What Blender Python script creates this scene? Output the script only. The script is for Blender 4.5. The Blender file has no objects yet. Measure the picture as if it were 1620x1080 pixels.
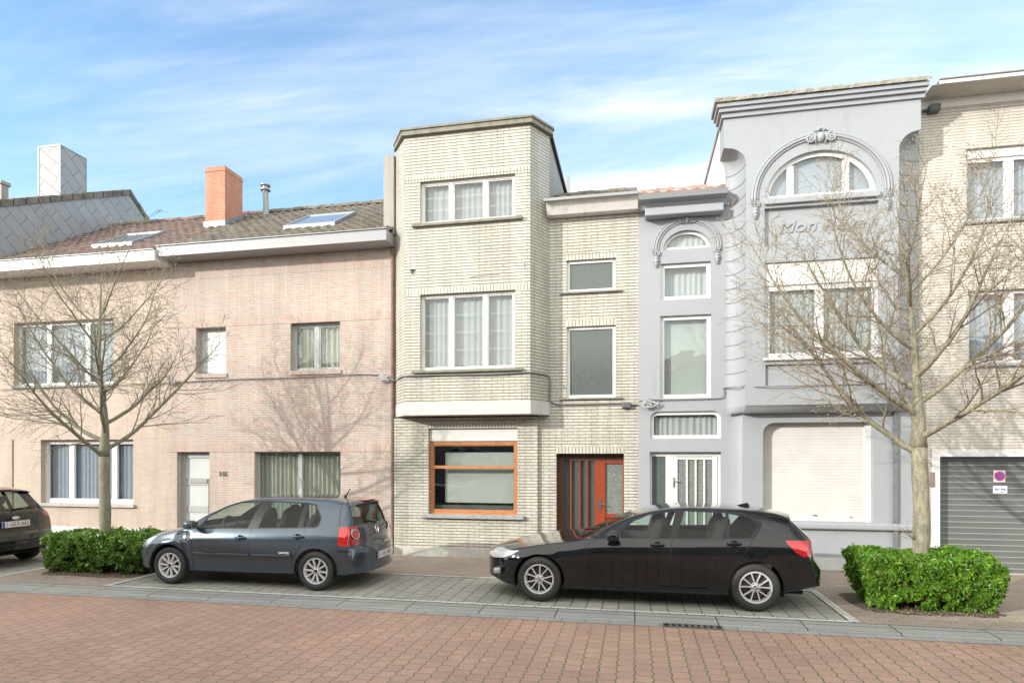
import bpy, bmesh, math, random
from mathutils import Vector, Matrix
from mathutils.geometry import tessellate_polygon
R = math.radians
scene = bpy.context.scene
# ------------------------------------------------------------------ camera
F_PX, TH, EYE, HOR = 970.0, math.atan(0.2), 2.05, 722.0
CT, ST = math.cos(TH), math.sin(TH)
cam_d = bpy.data.cameras.new("camera")
cam = bpy.data.objects.new("camera", cam_d)
scene.collection.objects.link(cam)
cam.location = (0, 0, EYE)
cam.rotation_euler = (R(90), 0, TH)
cam_d.sensor_width = 36.0
cam_d.lens = 36.0 * F_PX / 1620.0
cam_d.shift_y = (HOR - 540.0) / 1620.0
cam_d.clip_start = 0.05
cam_d.clip_end = 3000
scene.camera = cam
# ------------------------------------------------------------------ light
SUN_TO = Vector((-1.12, -1.0, 0.50)).normalized()      # towards the sun
sun_el = math.asin(SUN_TO.z)
sun_az = math.atan2(SUN_TO.x, SUN_TO.y)                # clockwise from +Y
sd = bpy.data.lights.new("sun", 'SUN')
sd.energy = 2.0
sd.angle = R(0.6)
sd.color = (1.0, 0.94, 0.86)
so = bpy.data.objects.new("sun", sd)
scene.collection.objects.link(so)
so.rotation_euler = SUN_TO.to_track_quat('Z', 'Y').to_euler()
so.location = (-20, -20, 20)

world = bpy.data.worlds.new("World")
scene.world = world
world.use_nodes = True
wn, wl = world.node_tree.nodes, world.node_tree.links
wn.clear()
wout = wn.new('ShaderNodeOutputWorld')
bg = wn.new('ShaderNodeBackground')
sky = wn.new('ShaderNodeTexSky')
sky.sky_type = 'NISHITA'
sky.sun_disc = False
sky.sun_elevation = sun_el
sky.sun_rotation = sun_az
sky.air_density = 1.0
sky.dust_density = 0.6
sky.ozone_density = 1.6
bg.inputs[1].default_value = 0.15
def wm(op, a=None, b=None, c=None):
    n = wn.new('ShaderNodeMath'); n.operation = op
    for i, v in enumerate((a, b, c)):
        if v is None: continue
        if isinstance(v, (int, float)): n.inputs[i].default_value = v
        else: wl.new(v, n.inputs[i])
    return n.outputs[0]
tc = wn.new('ShaderNodeTexCoord')
sep = wn.new('ShaderNodeSeparateXYZ'); wl.new(tc.outputs['Generated'], sep.inputs[0])
zz = wm('ADD', wm('MAXIMUM', sep.outputs[2], 0.0), 0.16)
comb = wn.new('ShaderNodeCombineXYZ')
wl.new(wm('DIVIDE', sep.outputs[0], zz), comb.inputs[0])
wl.new(wm('DIVIDE', sep.outputs[1], zz), comb.inputs[1])
def cloud(scale, rot, sx, sy, lo, hi, detail=8, dist=0.6, rough=0.6, off=(0, 0, 0)):
    mp = wn.new('ShaderNodeMapping'); wl.new(comb.outputs[0], mp.inputs[0])
    mp.inputs['Rotation'].default_value = (0, 0, R(rot))
    mp.inputs['Scale'].default_value = (sx, sy, 1)
    mp.inputs['Location'].default_value = off
    nz = wn.new('ShaderNodeTexNoise'); wl.new(mp.outputs[0], nz.inputs['Vector'])
    nz.inputs['Scale'].default_value = scale
    nz.inputs['Detail'].default_value = detail
    nz.inputs['Roughness'].default_value = rough
    nz.inputs['Distortion'].default_value = dist
    mr = wn.new('ShaderNodeMapRange'); wl.new(nz.outputs[0], mr.inputs[0])
    mr.inputs[1].default_value = lo; mr.inputs[2].default_value = hi
    mr.interpolation_type = 'SMOOTHSTEP'
    return mr.outputs[0]
c1 = cloud(0.75, 24, 0.55, 1.9, 0.45, 0.70, off=(3.1, 1.0, 0))        # thin streaks
c2 = cloud(0.45, 10, 0.8, 1.4, 0.42, 0.70, detail=6, off=(7.7, 2.4, 0)) # broad veils
c3 = cloud(1.5, 32, 0.35, 2.6, 0.50, 0.72, detail=10, off=(1.7, 5.2, 0))
cl = wm('MULTIPLY', wm('ADD', wm('MULTIPLY', c1, 0.62), wm('ADD', wm('MULTIPLY', c2, 0.68), wm('MULTIPLY', c3, 0.45))), 0.80)
haze = wm('MULTIPLY', wm('POWER', wm('SUBTRACT', 1.0, wm('MINIMUM', wm('MAXIMUM', sep.outputs[2], 0.0), 1.0)), 4.0), 0.10)
back = wn.new('ShaderNodeMapRange'); wl.new(sep.outputs[1], back.inputs[0])      # thicker unseen cloud, added behind the viewer for more neutral ambient light
back.inputs[1].default_value = 0.35; back.inputs[2].default_value = -0.45; back.interpolation_type = 'SMOOTHSTEP'
clf = wm('MINIMUM', wm('ADD', wm('ADD', cl, haze), wm('MULTIPLY', back.outputs[0], 0.55)), 0.93)
cmix = wn.new('ShaderNodeMixRGB'); wl.new(clf, cmix.inputs[0])
gain = wn.new('ShaderNodeMixRGB'); gain.blend_type = 'MULTIPLY'; gain.inputs[0].default_value = 1
wl.new(sky.outputs[0], gain.inputs[1]); gain.inputs[2].default_value = (0.96, 1.10, 1.12, 1)
wl.new(gain.outputs[0], cmix.inputs[1])
bc = wn.new('ShaderNodeMixRGB'); wl.new(back.outputs[0], bc.inputs[0])            # added cloud behind the viewer is brightened as fill for ground and facades
bc.inputs[1].default_value = (3.7, 3.85, 4.05, 1); bc.inputs[2].default_value = (8.2, 7.9, 7.2, 1)
wl.new(bc.outputs[0], cmix.inputs[2])
wl.new(cmix.outputs[0], bg.inputs[0])
wl.new(bg.outputs[0], wout.inputs[0])
scene.view_settings.view_transform = 'Standard'
scene.view_settings.look = 'None'
scene.view_settings.gamma = 1
scene.view_settings.use_curve_mapping = False
scene.view_settings.exposure = 1.17
try:
    scene.cycles.max_bounces = 8
    scene.cycles.transparent_max_bounces = 12
    scene.cycles.use_denoising = True
    scene.cycles.caustics_reflective = False
    scene.cycles.caustics_refractive = False
    scene.cycles.sample_clamp_indirect = 6.0
except Exception:
    pass

# ------------------------------------------------------------------ survey helpers: metres on a plane Y = const as measured from the photo
def SX(px, Y):
    u = (px - 810.0) / F_PX
    return Y * (u * CT - ST) / (CT + u * ST)
def P(px, py, Y):
    x = SX(px, Y); d = -x * ST + Y * CT
    return x, EYE - (py - HOR) * d / F_PX
def GX(px, py, z=0.0):
    u = (px - 810.0) / F_PX
    k = (u * CT - ST) / (CT + u * ST)
    d = F_PX * (EYE - z) / (py - HOR)
    Y = d / (CT - k * ST)
    return k * Y, Y
def rect(l, r, t, b, Y):
    """opening: left/right px, top/bottom py measured at its left edge"""
    x0, z1 = P(l, t, Y); x1 = SX(r, Y); z0 = P(l, b, Y)[1]
    return [x0, x1, z0, z1]

# ------------------------------------------------------------------ mesh builder
def root_loc(o):
    v = Vector((0, 0, 0))
    while o is not None:
        v += o.location; o = o.parent
    return v
def tag(o, label=None, cat=None, group=None, kind=None):
    if label: o['label'] = label
    if cat: o['category'] = cat
    if group: o['group'] = group
    if kind: o['kind'] = kind
    return o
def thing(name, loc, label, cat, group=None):
    o = bpy.data.objects.new(name, None)
    scene.collection.objects.link(o)
    o.location = loc
    o.empty_display_size = 0.2
    return tag(o, label, cat, group)
class MB:
    def __init__(s):
        s.v = []; s.f = []; s.m = []; s.cur = 0
    def add(s, vs, fs):
        b = len(s.v); s.v += [tuple(p) for p in vs]
        s.f += [tuple(b + i for i in f) for f in fs]
        s.m += [s.cur] * len(fs)
    def mat(s, i): s.cur = i; return s
    def box(s, x0, x1, y0, y1, z0, z1):
        if x0 > x1: x0, x1 = x1, x0
        if y0 > y1: y0, y1 = y1, y0
        if z0 > z1: z0, z1 = z1, z0
        s.add([(x0, y0, z0), (x1, y0, z0), (x1, y1, z0), (x0, y1, z0), (x0, y0, z1), (x1, y0, z1), (x1, y1, z1), (x0, y1, z1)],
              [(0, 3, 2, 1), (4, 5, 6, 7), (0, 1, 5, 4), (1, 2, 6, 5), (2, 3, 7, 6), (3, 0, 4, 7)])
        return s
    def bevbox(s, x0, x1, y0, y1, z0, z1, b=0.01, seg=2):
        bm = bmesh.new(); bmesh.ops.create_cube(bm, size=1)
        for v in bm.verts:
            v.co = Vector(((x0 + x1) / 2 + v.co.x * (x1 - x0), (y0 + y1) / 2 + v.co.y * (y1 - y0), (z0 + z1) / 2 + v.co.z * (z1 - z0)))
        bmesh.ops.bevel(bm, geom=bm.edges[:], offset=b, segments=seg, affect='EDGES', profile=0.5)
        bm.verts.index_update()
        s.add([v.co[:] for v in bm.verts], [[v.index for v in f.verts] for f in bm.faces]); bm.free()
        return s
    def prism_x(s, prof, x0, x1, caps=True):
        """profile [(y,z)...] closed, extruded along x"""
        n = len(prof)
        s.add([(x0, y, z) for y, z in prof] + [(x1, y, z) for y, z in prof],
              [(i, (i + 1) % n, n + (i + 1) % n, n + i) for i in range(n)] + ([tuple(range(n - 1, -1, -1)), tuple(range(n, 2 * n))] if caps else []))
        return s
    def prism_z(s, plan, z0, z1, caps=True):
        n = len(plan)
        s.add([(x, y, z0) for x, y in plan] + [(x, y, z1) for x, y in plan],
              [(i, (i + 1) % n, n + (i + 1) % n, n + i) for i in range(n)] + ([tuple(range(n - 1, -1, -1)), tuple(range(n, 2 * n))] if caps else []))
        return s
    def prism_y(s, poly, y0, y1, caps=True):
        """polygon [(x,z)...] extruded along y"""
        n = len(poly)
        s.add([(x, y0, z) for x, z in poly] + [(x, y1, z) for x, z in poly],
              [((i + 1) % n, i, n + i, n + (i + 1) % n) for i in range(n)] + ([tuple(range(n)), tuple(range(2 * n - 1, n - 1, -1))] if caps else []))
        return s
    def tube(s, pts, rad, n=6, cap=True):
        pts = [Vector(p) for p in pts]
        if not isinstance(rad, (list, tuple)): rad = [rad] * len(pts)
        rings = []; up = Vector((0, 0, 1)); prev = None
        for i, p in enumerate(pts):
            a = pts[max(i - 1, 0)]; b = pts[min(i + 1, len(pts) - 1)]
            t = (b - a)
            t = t.normalized() if t.length > 1e-9 else Vector((0, 0, 1))
            if prev is None:
                ref = up if abs(t.z) < 0.9 else Vector((1, 0, 0))
                u = t.cross(ref).normalized()
            else:
                u = (prev - t * prev.dot(t))
                u = u.normalized() if u.length > 1e-6 else t.orthogonal().normalized()
            prev = u; w = t.cross(u)
            rings.append([p + (u * math.cos(2 * math.pi * k / n) + w * math.sin(2 * math.pi * k / n)) * rad[i] for k in range(n)])
        vs = [q for r_ in rings for q in r_]
        fs = []
        for i in range(len(pts) - 1):
            for k in range(n):
                k2 = (k + 1) % n
                fs.append((i * n + k, i * n + k2, (i + 1) * n + k2, (i + 1) * n + k))
        if cap:
            fs.append(tuple(range(n - 1, -1, -1))); fs.append(tuple((len(pts) - 1) * n + k for k in range(n)))
        s.add([q[:] for q in vs], fs); return s
    def lathe_y(s, prof, cx, cz, n=32, y0=0.0, sgn=1):
        """profile [(r, y)] turned round an axis parallel to y"""
        vs = []
        for r_, y in prof:
            for k in range(n):
                a = 2 * math.pi * k / n
                vs.append((cx + r_ * math.cos(a), y0 + sgn * y, cz + r_ * math.sin(a)))
        fs = []
        for i in range(len(prof) - 1):
            for k in range(n):
                k2 = (k + 1) % n
                f = (i * n + k, i * n + k2, (i + 1) * n + k2, (i + 1) * n + k)
                fs.append(f if sgn > 0 else f[::-1])
        s.add(vs, fs); return s
    def build(s, name, mats, parent=None, smooth=False, local=False, uv=True, auto=None):
        me = bpy.data.meshes.new(name)
        off = Vector((0, 0, 0)) if (local or parent is None) else root_loc(parent)
        me.from_pydata(s.v, [], s.f); me.update()
        if not isinstance(mats, (list, tuple)): mats = [mats]
        for m in mats: me.materials.append(m)
        if len(mats) > 1: me.polygons.foreach_set('material_index', s.m)
        if uv: box_uv(me)
        if off.length > 0:
            me.transform(Matrix.Translation(-off))
        if smooth:
            me.polygons.foreach_set('use_smooth', [True] * len(me.polygons))
            if auto:
                me.set_sharp_from_angle(angle=R(auto))
        o = bpy.data.objects.new(name, me)
        scene.collection.objects.link(o)
        if parent is not None: o.parent = parent
        return o
def box_uv(me):
    uvl = me.uv_layers.new(name='UVMap').data
    up = Vector((0, 0, 1))
    for p in me.polygons:
        n = p.normal
        if abs(n.z) > 0.995:
            for li in p.loop_indices:
                c = me.vertices[me.loops[li].vertex_index].co
                uvl[li].uv = (c.x, c.y)
        else:
            t = up.cross(n).normalized(); b = n.cross(t)
            for li in p.loop_indices:
                c = me.vertices[me.loops[li].vertex_index].co
                uvl[li].uv = (c.dot(t), c.dot(b))
def panel(mb, outer, holes, Y, depth, thick=0.0):
    """wall face in plane Y (seen from -Y) with polygonal holes and their reveals"""
    polys = [outer] + holes
    flat = [p for q in polys for p in q]
    tris = tessellate_polygon([[Vector((x, z, 0)) for x, z in q] for q in polys])
    fs = []
    for t in tris:
        a, b, c = [Vector(flat[i]) for i in t]
        cr = (b - a).x * (c - a).y - (b - a).y * (c - a).x
        fs.append(tuple(t) if cr > 0 else tuple(t[::-1]))
    mb.add([(x, Y, z) for x, z in flat], fs)
    for q in holes:
        n = len(q); area = sum(q[i][0] * q[(i + 1) % n][1] - q[(i + 1) % n][0] * q[i][1] for i in range(n))
        if area < 0: q = q[::-1]
        mb.add([(x, Y, z) for x, z in q] + [(x, Y + depth, z) for x, z in q],
               [(i, (i + 1) % n, n + (i + 1) % n, n + i) for i in range(n)])
def R4(r_): x0, x1, z0, z1 = r_; return [(x0, z0), (x1, z0), (x1, z1), (x0, z1)]
def text_mesh(body, size, extrude=0.002, bold=0.0):
    cu = bpy.data.curves.new('t', 'FONT'); cu.body = body; cu.shear = .25 if extrude > .01 else 0; cu.size = size; cu.extrude = extrude
    cu.align_x = 'CENTER'; cu.align_y = 'CENTER'; cu.offset = bold; cu.resolution_u = 3
    o = bpy.data.objects.new('t', cu); scene.collection.objects.link(o)
    bpy.context.view_layer.update()
    me = bpy.data.meshes.new_from_object(o.evaluated_get(bpy.context.evaluated_depsgraph_get()))
    bpy.data.objects.remove(o)
    return me
def put_text(name, body, size, mat, M, parent=None, extrude=0.002, bold=0.0, sx=1.0):
    me = text_mesh(body, size, extrude, bold)
    if parent is not None and not isinstance(M, tuple):
        pass
    me.transform(M @ Matrix.Diagonal((sx, 1, 1, 1)))
    if parent is not None:
        me.transform(Matrix.Translation(-root_loc(parent)))
    me.materials.clear(); me.materials.append(mat)
    o = bpy.data.objects.new(name, me); scene.collection.objects.link(o)
    if parent is not None: o.parent = parent
    return o
FACE_S = Matrix.Rotation(R(90), 4, 'X')                       # text facing -Y
FACE_E = Matrix.Rotation(R(90), 4, 'Z') @ Matrix.Rotation(R(90), 4, 'X')   # text facing +X

# ------------------------------------------------------------------ materials
class NT:
    def __init__(s, name):
        s.m = bpy.data.materials.new(name); s.m.use_nodes = True
        s.n = s.m.node_tree.nodes; s.l = s.m.node_tree.links
        s.b = s.n['Principled BSDF']; s.out = s.n['Material Output']
    def node(s, t, **kw):
        n = s.n.new(t)
        for k, v in kw.items(): setattr(n, k, v)
        return n
    def link(s, a, b): s.l.new(a, b)
    def math(s, op, a, b=None, c=None):
        n = s.n.new('ShaderNodeMath'); n.operation = op
        for i, v in enumerate((a, b, c)):
            if v is None: continue
            if isinstance(v, (int, float)): n.inputs[i].default_value = v
            else: s.l.new(v, n.inputs[i])
        return n.outputs[0]
    def noise(s, vec, scale, detail=4, rough=0.55, dist=0):
        n = s.n.new('ShaderNodeTexNoise')
        if vec is not None: s.l.new(vec, n.inputs['Vector'])
        n.inputs['Scale'].default_value = scale; n.inputs['Detail'].default_value = detail
        n.inputs['Roughness'].default_value = rough; n.inputs['Distortion'].default_value = dist
        return n.outputs[0]
    def rng(s, v, a, b, c=0.0, d=1.0, smooth=True):
        n = s.n.new('ShaderNodeMapRange'); s.l.new(v, n.inputs[0])
        for i, q in enumerate((a, b, c, d)): n.inputs[i + 1].default_value = q
        if smooth: n.interpolation_type = 'SMOOTHSTEP'
        return n.outputs[0]
    def mix(s, f, a, b, mode='MIX'):
        n = s.n.new('ShaderNodeMixRGB'); n.blend_type = mode
        for i, v in enumerate((f, a, b)):
            if isinstance(v, (int, float)): n.inputs[i].default_value = v
            elif isinstance(v, tuple): n.inputs[i].default_value = (*v[:3], 1)
            else: s.l.new(v, n.inputs[i])
        return n.outputs[0]
    def bump(s, h, strength=0.4, dist=0.005, prev=None):
        n = s.n.new('ShaderNodeBump'); s.l.new(h, n.inputs['Height'])
        n.inputs['Strength'].default_value = strength; n.inputs['Distance'].default_value = dist
        if prev is not None: s.l.new(prev, n.inputs['Normal'])
        s.l.new(n.outputs[0], s.b.inputs['Normal']); return n.outputs[0]
    def col(s, v):
        if isinstance(v, tuple): s.b.inputs['Base Color'].default_value = (*v[:3], 1)
        else: s.l.new(v, s.b.inputs['Base Color'])
    def set(s, **kw):
        for k, v in kw.items():
            k = k.replace('_', ' ')
            if isinstance(v, (int, float)): s.b.inputs[k].default_value = v
            elif isinstance(v, tuple): s.b.inputs[k].default_value = (*v[:3], 1)
            else: s.l.new(v, s.b.inputs[k])
        return s
def uvvec(t, scale=(1, 1, 1), rot=0.0, loc=(0, 0, 0)):
    u = t.node('ShaderNodeUVMap'); mp = t.node('ShaderNodeMapping')
    t.link(u.outputs[0], mp.inputs[0])
    mp.inputs['Scale'].default_value = scale; mp.inputs['Rotation'].default_value = (0, 0, rot); mp.inputs['Location'].default_value = loc
    return mp.outputs[0]
def objvec(t):
    return t.node('ShaderNodeNewGeometry').outputs['Position']
def plain(name, c, rough=0.6, metal=0.0, var=0.12, nscale=6.0, bump=0.0, coat=0.0, spec=0.5):
    t = NT(name); pos = objvec(t)
    n1 = t.noise(pos, nscale, 6, 0.65)
    t.col(t.mix(t.rng(n1, 0.3, 0.7), tuple(x * (1 - var) for x in c), tuple(min(1, x * (1 + var)) for x in c)))
    t.set(Roughness=rough, Metallic=metal, Coat_Weight=coat, Specular_IOR_Level=spec)
    if bump: t.bump(t.noise(pos, nscale * 12, 4), bump, 0.004)
    return t.m
def brick(name, c1, c2, mortar, bw, bh, ms, offset=0.5, rough=0.75, jit=0.0, bumpd=0.004, stain=0.12, extra=None, msm=0.3, bump_n=0.15, soldier=False, blotch=None, streak=.10, hj=None):
    t = NT(name)
    vec = uvvec(t)
    if jit:
        nz = t.node('ShaderNodeTexNoise'); t.link(vec, nz.inputs['Vector']); nz.inputs['Scale'].default_value = 9; nz.inputs['Detail'].default_value = 3
        sub = t.node('ShaderNodeVectorMath', operation='SUBTRACT'); t.link(nz.outputs['Color'], sub.inputs[0]); sub.inputs[1].default_value = (0.5, 0.5, 0.5)
        sc = t.node('ShaderNodeVectorMath', operation='SCALE'); t.link(sub.outputs[0], sc.inputs[0]); sc.inputs['Scale'].default_value = jit
        ad = t.node('ShaderNodeVectorMath', operation='ADD'); t.link(vec, ad.inputs[0]); t.link(sc.outputs[0], ad.inputs[1]); vec = ad.outputs[0]
    b = t.node('ShaderNodeTexBrick'); t.link(vec, b.inputs['Vector'])
    b.offset = offset; b.offset_frequency = 2; b.squash = 1
    b.inputs['Color1'].default_value = (*c1, 1); b.inputs['Color2'].default_value = (*c2, 1); b.inputs['Mortar'].default_value = (*mortar, 1)
    b.inputs['Scale'].default_value = 1; b.inputs['Mortar Size'].default_value = ms; b.inputs['Mortar Smooth'].default_value = msm
    b.inputs['Brick Width'].default_value = bw; b.inputs['Row Height'].default_value = bh; b.inputs['Bias'].default_value = 0
    pos = objvec(t); bcol = b.outputs['Color']
    if hj:                                   # bed joints darker than the cross joints
        sv = t.node('ShaderNodeSeparateXYZ'); t.link(vec, sv.inputs[0])
        fj = t.math('ABSOLUTE', t.math('SUBTRACT', t.math('FRACT', t.math('DIVIDE', sv.outputs[1], bh)), .5))
        bcol = t.mix(t.rng(fj, .5 - ms * 1.15 / bh, .5 - ms * .85 / bh), bcol, hj)
    n1 = t.noise(pos, 1.3, 6, 0.62); n2 = t.noise(pos, 22, 4, 0.7)
    c = t.mix(1.0, bcol, t.mix(t.rng(n1, 0.3, 0.72), (1 - stain, 1 - stain, 1 - stain * 0.9), (1 + stain * .5, 1 + stain * .5, 1 + stain * .4)), 'MULTIPLY')
    c = t.mix(1.0, c, t.mix(t.rng(n2, 0.25, 0.75), (0.9, 0.9, 0.9), (1.08, 1.08, 1.08)), 'MULTIPLY')
    mpz = t.node('ShaderNodeMapping'); t.link(pos, mpz.inputs[0]); mpz.inputs['Scale'].default_value = (4.5, 4.5, .45)     # rain streaks
    c = t.mix(1.0, c, t.mix(t.rng(t.noise(mpz.outputs[0], 1.0, 6, .65), 0.36, 0.62), (1 - streak,) * 3, (1.03,) * 3), 'MULTIPLY')
    if extra: c = t.mix(t.math('MULTIPLY', t.rng(t.noise(vec, 7.3, 2, 0.5), 0.52, 0.68), 0.75), c, t.mix(b.outputs['Fac'], extra, mortar))
    if blotch: c = t.mix(t.rng(t.noise(pos, 2.6, 7, 0.7, 0.4), 0.55, 0.8, 0, blotch[1]), c, blotch[0])
    t.col(c); t.set(Roughness=rough)
    h = t.math('ADD', t.math('MULTIPLY', t.math('SUBTRACT', 1.0, b.outputs['Fac']), 1.0), t.math('MULTIPLY', n2, bump_n))
    t.bump(h, 0.7, bumpd)
    return t.m
def glass_mat(name, tint=(0.92, 0.95, 0.94), rough=0.0, ior=1.5, wob=0.0, refl=1.0, k=1.35):
    t = NT(name); t.n.remove(t.b)
    lw = t.node('ShaderNodeLayerWeight'); lw.inputs[0].default_value = .5
    f0 = ((ior - 1) / (ior + 1)) ** 2
    sch = t.math('ADD', f0, t.math('MULTIPLY', t.math('POWER', lw.outputs['Facing'], 5.0), 1 - f0))
    gl = t.node('ShaderNodeBsdfGlossy'); gl.inputs['Roughness'].default_value = rough; gl.inputs['Color'].default_value = (refl, refl, refl, 1)
    tr = t.node('ShaderNodeBsdfTransparent'); tr.inputs[0].default_value = (*tint, 1)
    mx = t.node('ShaderNodeMixShader')
    f = t.math('MINIMUM', t.math('MULTIPLY', sch, k), 1.0)
    t.link(f, mx.inputs[0]); t.link(tr.outputs[0], mx.inputs[1]); t.link(gl.outputs[0], mx.inputs[2])
    if wob:
        bp = t.node('ShaderNodeBump'); bp.inputs['Strength'].default_value = wob; bp.inputs['Distance'].default_value = 0.02
        t.link(t.noise(objvec(t), 1.6, 2), bp.inputs['Height']); t.link(bp.outputs[0], gl.inputs['Normal'])
    t.link(mx.outputs[0], t.out.inputs[0]); return t.m
# ------------------------------------------------------------------ material set
M = {}
M['cream_brick'] = brick('cream_glazed_brick', (.575, .565, .495), (.505, .495, .425), (.31, .30, .25), .235, .0605, .0065, rough=.42, stain=.07, msm=.15, blotch=((.40, .38, .29), .55), streak=.16, hj=(.12, .11, .09))
M['cream_soldier'] = brick('cream_soldier_brick', (.58, .57, .50), (.52, .51, .44), (.16, .15, .11), .0665, .30, .0065, offset=0, rough=.42, stain=.07, msm=.15)
M['pink_brick'] = brick('pink_multi_brick', (.50, .355, .305), (.47, .425, .38), (.53, .49, .445), .205, .0515, .010, rough=.9, jit=.012, stain=.10, extra=(.46, .33, .27), msm=.5, bumpd=.007)
M['pink_soldier'] = brick('pink_soldier_brick', (.50, .345, .29), (.47, .41, .36), (.53, .49, .44), .0515, .30, .009, offset=0, rough=.9, jit=.010, stain=.10, extra=(.46, .33, .27), msm=.5, bumpd=.007)
M['beige_brick'] = brick('yellow_sand_brick', (.55, .455, .38), (.50, .41, .345), (.51, .46, .40), .21, .058, .007, rough=.9, jit=.004, stain=.06, msm=.5, bumpd=.003)
M['ivory_brick'] = brick('ivory_facing_brick', (.62, .585, .52), (.56, .53, .47), (.45, .42, .38), .60, .051, .006, hj=(.33, .31, .29), rough=.7, stain=.05, msm=.3)
M['orange_brick'] = brick('orange_chimney_brick', (.60, .26, .16), (.52, .22, .14), (.42, .30, .25), .21, .065, .008, rough=.9, stain=.12, blotch=((.45, .42, .40), .7))
M['dull_brick'] = brick('dull_house_brick', (.30, .16, .12), (.24, .13, .10), (.32, .29, .26), .21, .065, .010, rough=.9)
M['grey_paint'] = plain('grey_painted_render', (.435, .47, .505), .7, var=.045, nscale=1.6, bump=.05)
def stained_paint(name, c, dark, lo=.58, hi=.8):
    t = NT(name); pos = objvec(t)
    mp = t.node('ShaderNodeMapping'); t.link(pos, mp.inputs[0]); mp.inputs['Scale'].default_value = (7, 7, .8)
    s = t.rng(t.noise(mp.outputs[0], 1.0, 5, .6), lo, hi)
    n2 = t.noise(pos, 30, 3)
    n3 = t.rng(t.noise(pos, 1.1, 7, .7, .4), .48, .75, 0, .35)
    t.col(t.mix(t.math('MAXIMUM', t.math('MULTIPLY', s, .6), n3), t.mix(t.rng(n2, .3, .7), tuple(x * .96 for x in c), tuple(x * 1.03 for x in c)), dark)); t.set(Roughness=.65)
    t.bump(t.noise(pos, 90, 4), .12, .003)
    return t.m
M['grey_paint'] = stained_paint('grey_painted_render', (.335, .36, .385), (.26, .275, .29))
M['white_paint'] = stained_paint('white_paint', (.60, .60, .60), (.62, .61, .57), .62, .85)
M['old_white'] = stained_paint('weathered_white_paint', (.72, .72, .70), (.42, .41, .38), .5, .7)
M['white_pvc'] = plain('white_window_profile', (.68, .69, .70), .35, var=.02)
M['grey_pvc'] = plain('grey_window_profile', (.40, .42, .42), .4, var=.03)
M['zinc'] = plain('zinc_sheet', (.30, .315, .33), .45, metal=.3, var=.06, nscale=2)
M['white_board'] = plain('white_eaves_board', (.72, .72, .72), .5, var=.03)
M['grey_board'] = plain('grey_eaves_board', (.33, .335, .35), .5, var=.03)
M['concrete'] = stained_paint('weathered_concrete', (.34, .33, .30), (.22, .21, .17), .42, .7)
M['cap_stone'] = stained_paint('mossy_coping_concrete', (.24, .235, .19), (.12, .12, .085), .40, .65)
M['moss_stone'] = stained_paint('lichen_covered_coping', (.34, .33, .285), (.20, .19, .15), .40, .62)
M['bay_band'] = stained_paint('white_concrete_band', (.54, .54, .535), (.40, .40, .39), .5, .75)
M['bluestone'] = plain('bluestone_sill', (.30, .31, .32), .6, var=.15, nscale=9)
M['plinth'] = plain('pale_stone_plinth', (.46, .44, .41), .75, var=.15, nscale=5, bump=.1)
def wood(name, c1, c2, rough=.35):
    t = NT(name); pos = objvec(t)
    mp = t.node('ShaderNodeMapping'); t.link(pos, mp.inputs[0]); mp.inputs['Scale'].default_value = (4, 14, 14)
    t.col(t.mix(t.rng(t.noise(mp.outputs[0], 3, 6, .6, .5), .35, .65), c1, c2)); t.set(Roughness=rough, Coat_Weight=.3, Coat_Roughness=.25)
    return t.m
M['orange_wood'] = wood('varnished_orange_wood', (.40, .16, .065), (.50, .235, .11))
M['red_wood'] = wood('red_brown_stained_wood', (.30, .055, .018), (.24, .04, .012), .4)
M['dark_red_wood'] = wood('dark_red_brown_wood', (.11, .045, .03), (.085, .034, .022), .45)
M['glass'] = glass_mat('window_glass', wob=.25)
M['car_glass'] = glass_mat('car_glass', (.74, .83, .79), ior=1.42, k=.8)
M['dark_glass'] = glass_mat('dark_rear_glass', (.34, .40, .38), ior=1.55)
def figured(name, c1, c2, scale, z=1.0):
    t = NT(name); pos = objvec(t)
    mp = t.node('ShaderNodeMapping'); t.link(pos, mp.inputs[0]); mp.inputs['Scale'].default_value = (1, 1, z)
    v = t.node('ShaderNodeTexVoronoi'); v.feature = 'F1'; t.link(mp.outputs[0], v.inputs['Vector']); v.inputs['Scale'].default_value = scale
    d = t.rng(v.outputs['Distance'], .15, .6)
    t.col(t.mix(d, c1, c2)); t.set(Roughness=.12, Specular_IOR_Level=.6); t.bump(d, .25, .002)
    return t.m
M['figured_glass'] = figured('wired_figured_glass', (.11, .135, .135), (.07, .09, .09), 45)
M['wave_glass'] = figured('frosted_stair_glass', (.125, .145, .14), (.10, .118, .115), 40)
M['lace_glass'] = figured('lace_behind_door_glass', (.30, .32, .30), (.17, .19, .18), 48, .7)
def fabric(name, c, trans=.35):
    t = NT(name); pos = objvec(t)
    mp = t.node('ShaderNodeMapping'); t.link(pos, mp.inputs[0]); mp.inputs['Scale'].default_value = (60, 60, 3)
    t.col(t.mix(t.noise(mp.outputs[0], 1, 3), tuple(x * .9 for x in c), c)); t.set(Roughness=.9)
    tl = t.node('ShaderNodeBsdfTranslucent'); tl.inputs[0].default_value = (*c, 1)
    mx = t.node('ShaderNodeMixShader'); mx.inputs[0].default_value = trans
    t.link(t.b.outputs[0], mx.inputs[1]); t.link(tl.outputs[0], mx.inputs[2]); t.link(mx.outputs[0], t.out.inputs[0]); return t.m
M['net'] = fabric('white_net_curtain', (.78, .78, .80)); M['net_blue'] = fabric('bluish_net_curtain', (.62, .65, .78))
M['cream_curtain'] = fabric('cream_curtain', (.72, .70, .60)); M['blind'] = plain('grey_blind', (.46, .47, .46), .8, var=.03)
M['interior'] = plain('interior_plaster', (.32, .31, .30), .9); M['interior_dark'] = plain('interior_dark', (.10, .11, .11), .9)
M['shutter'] = None
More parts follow.
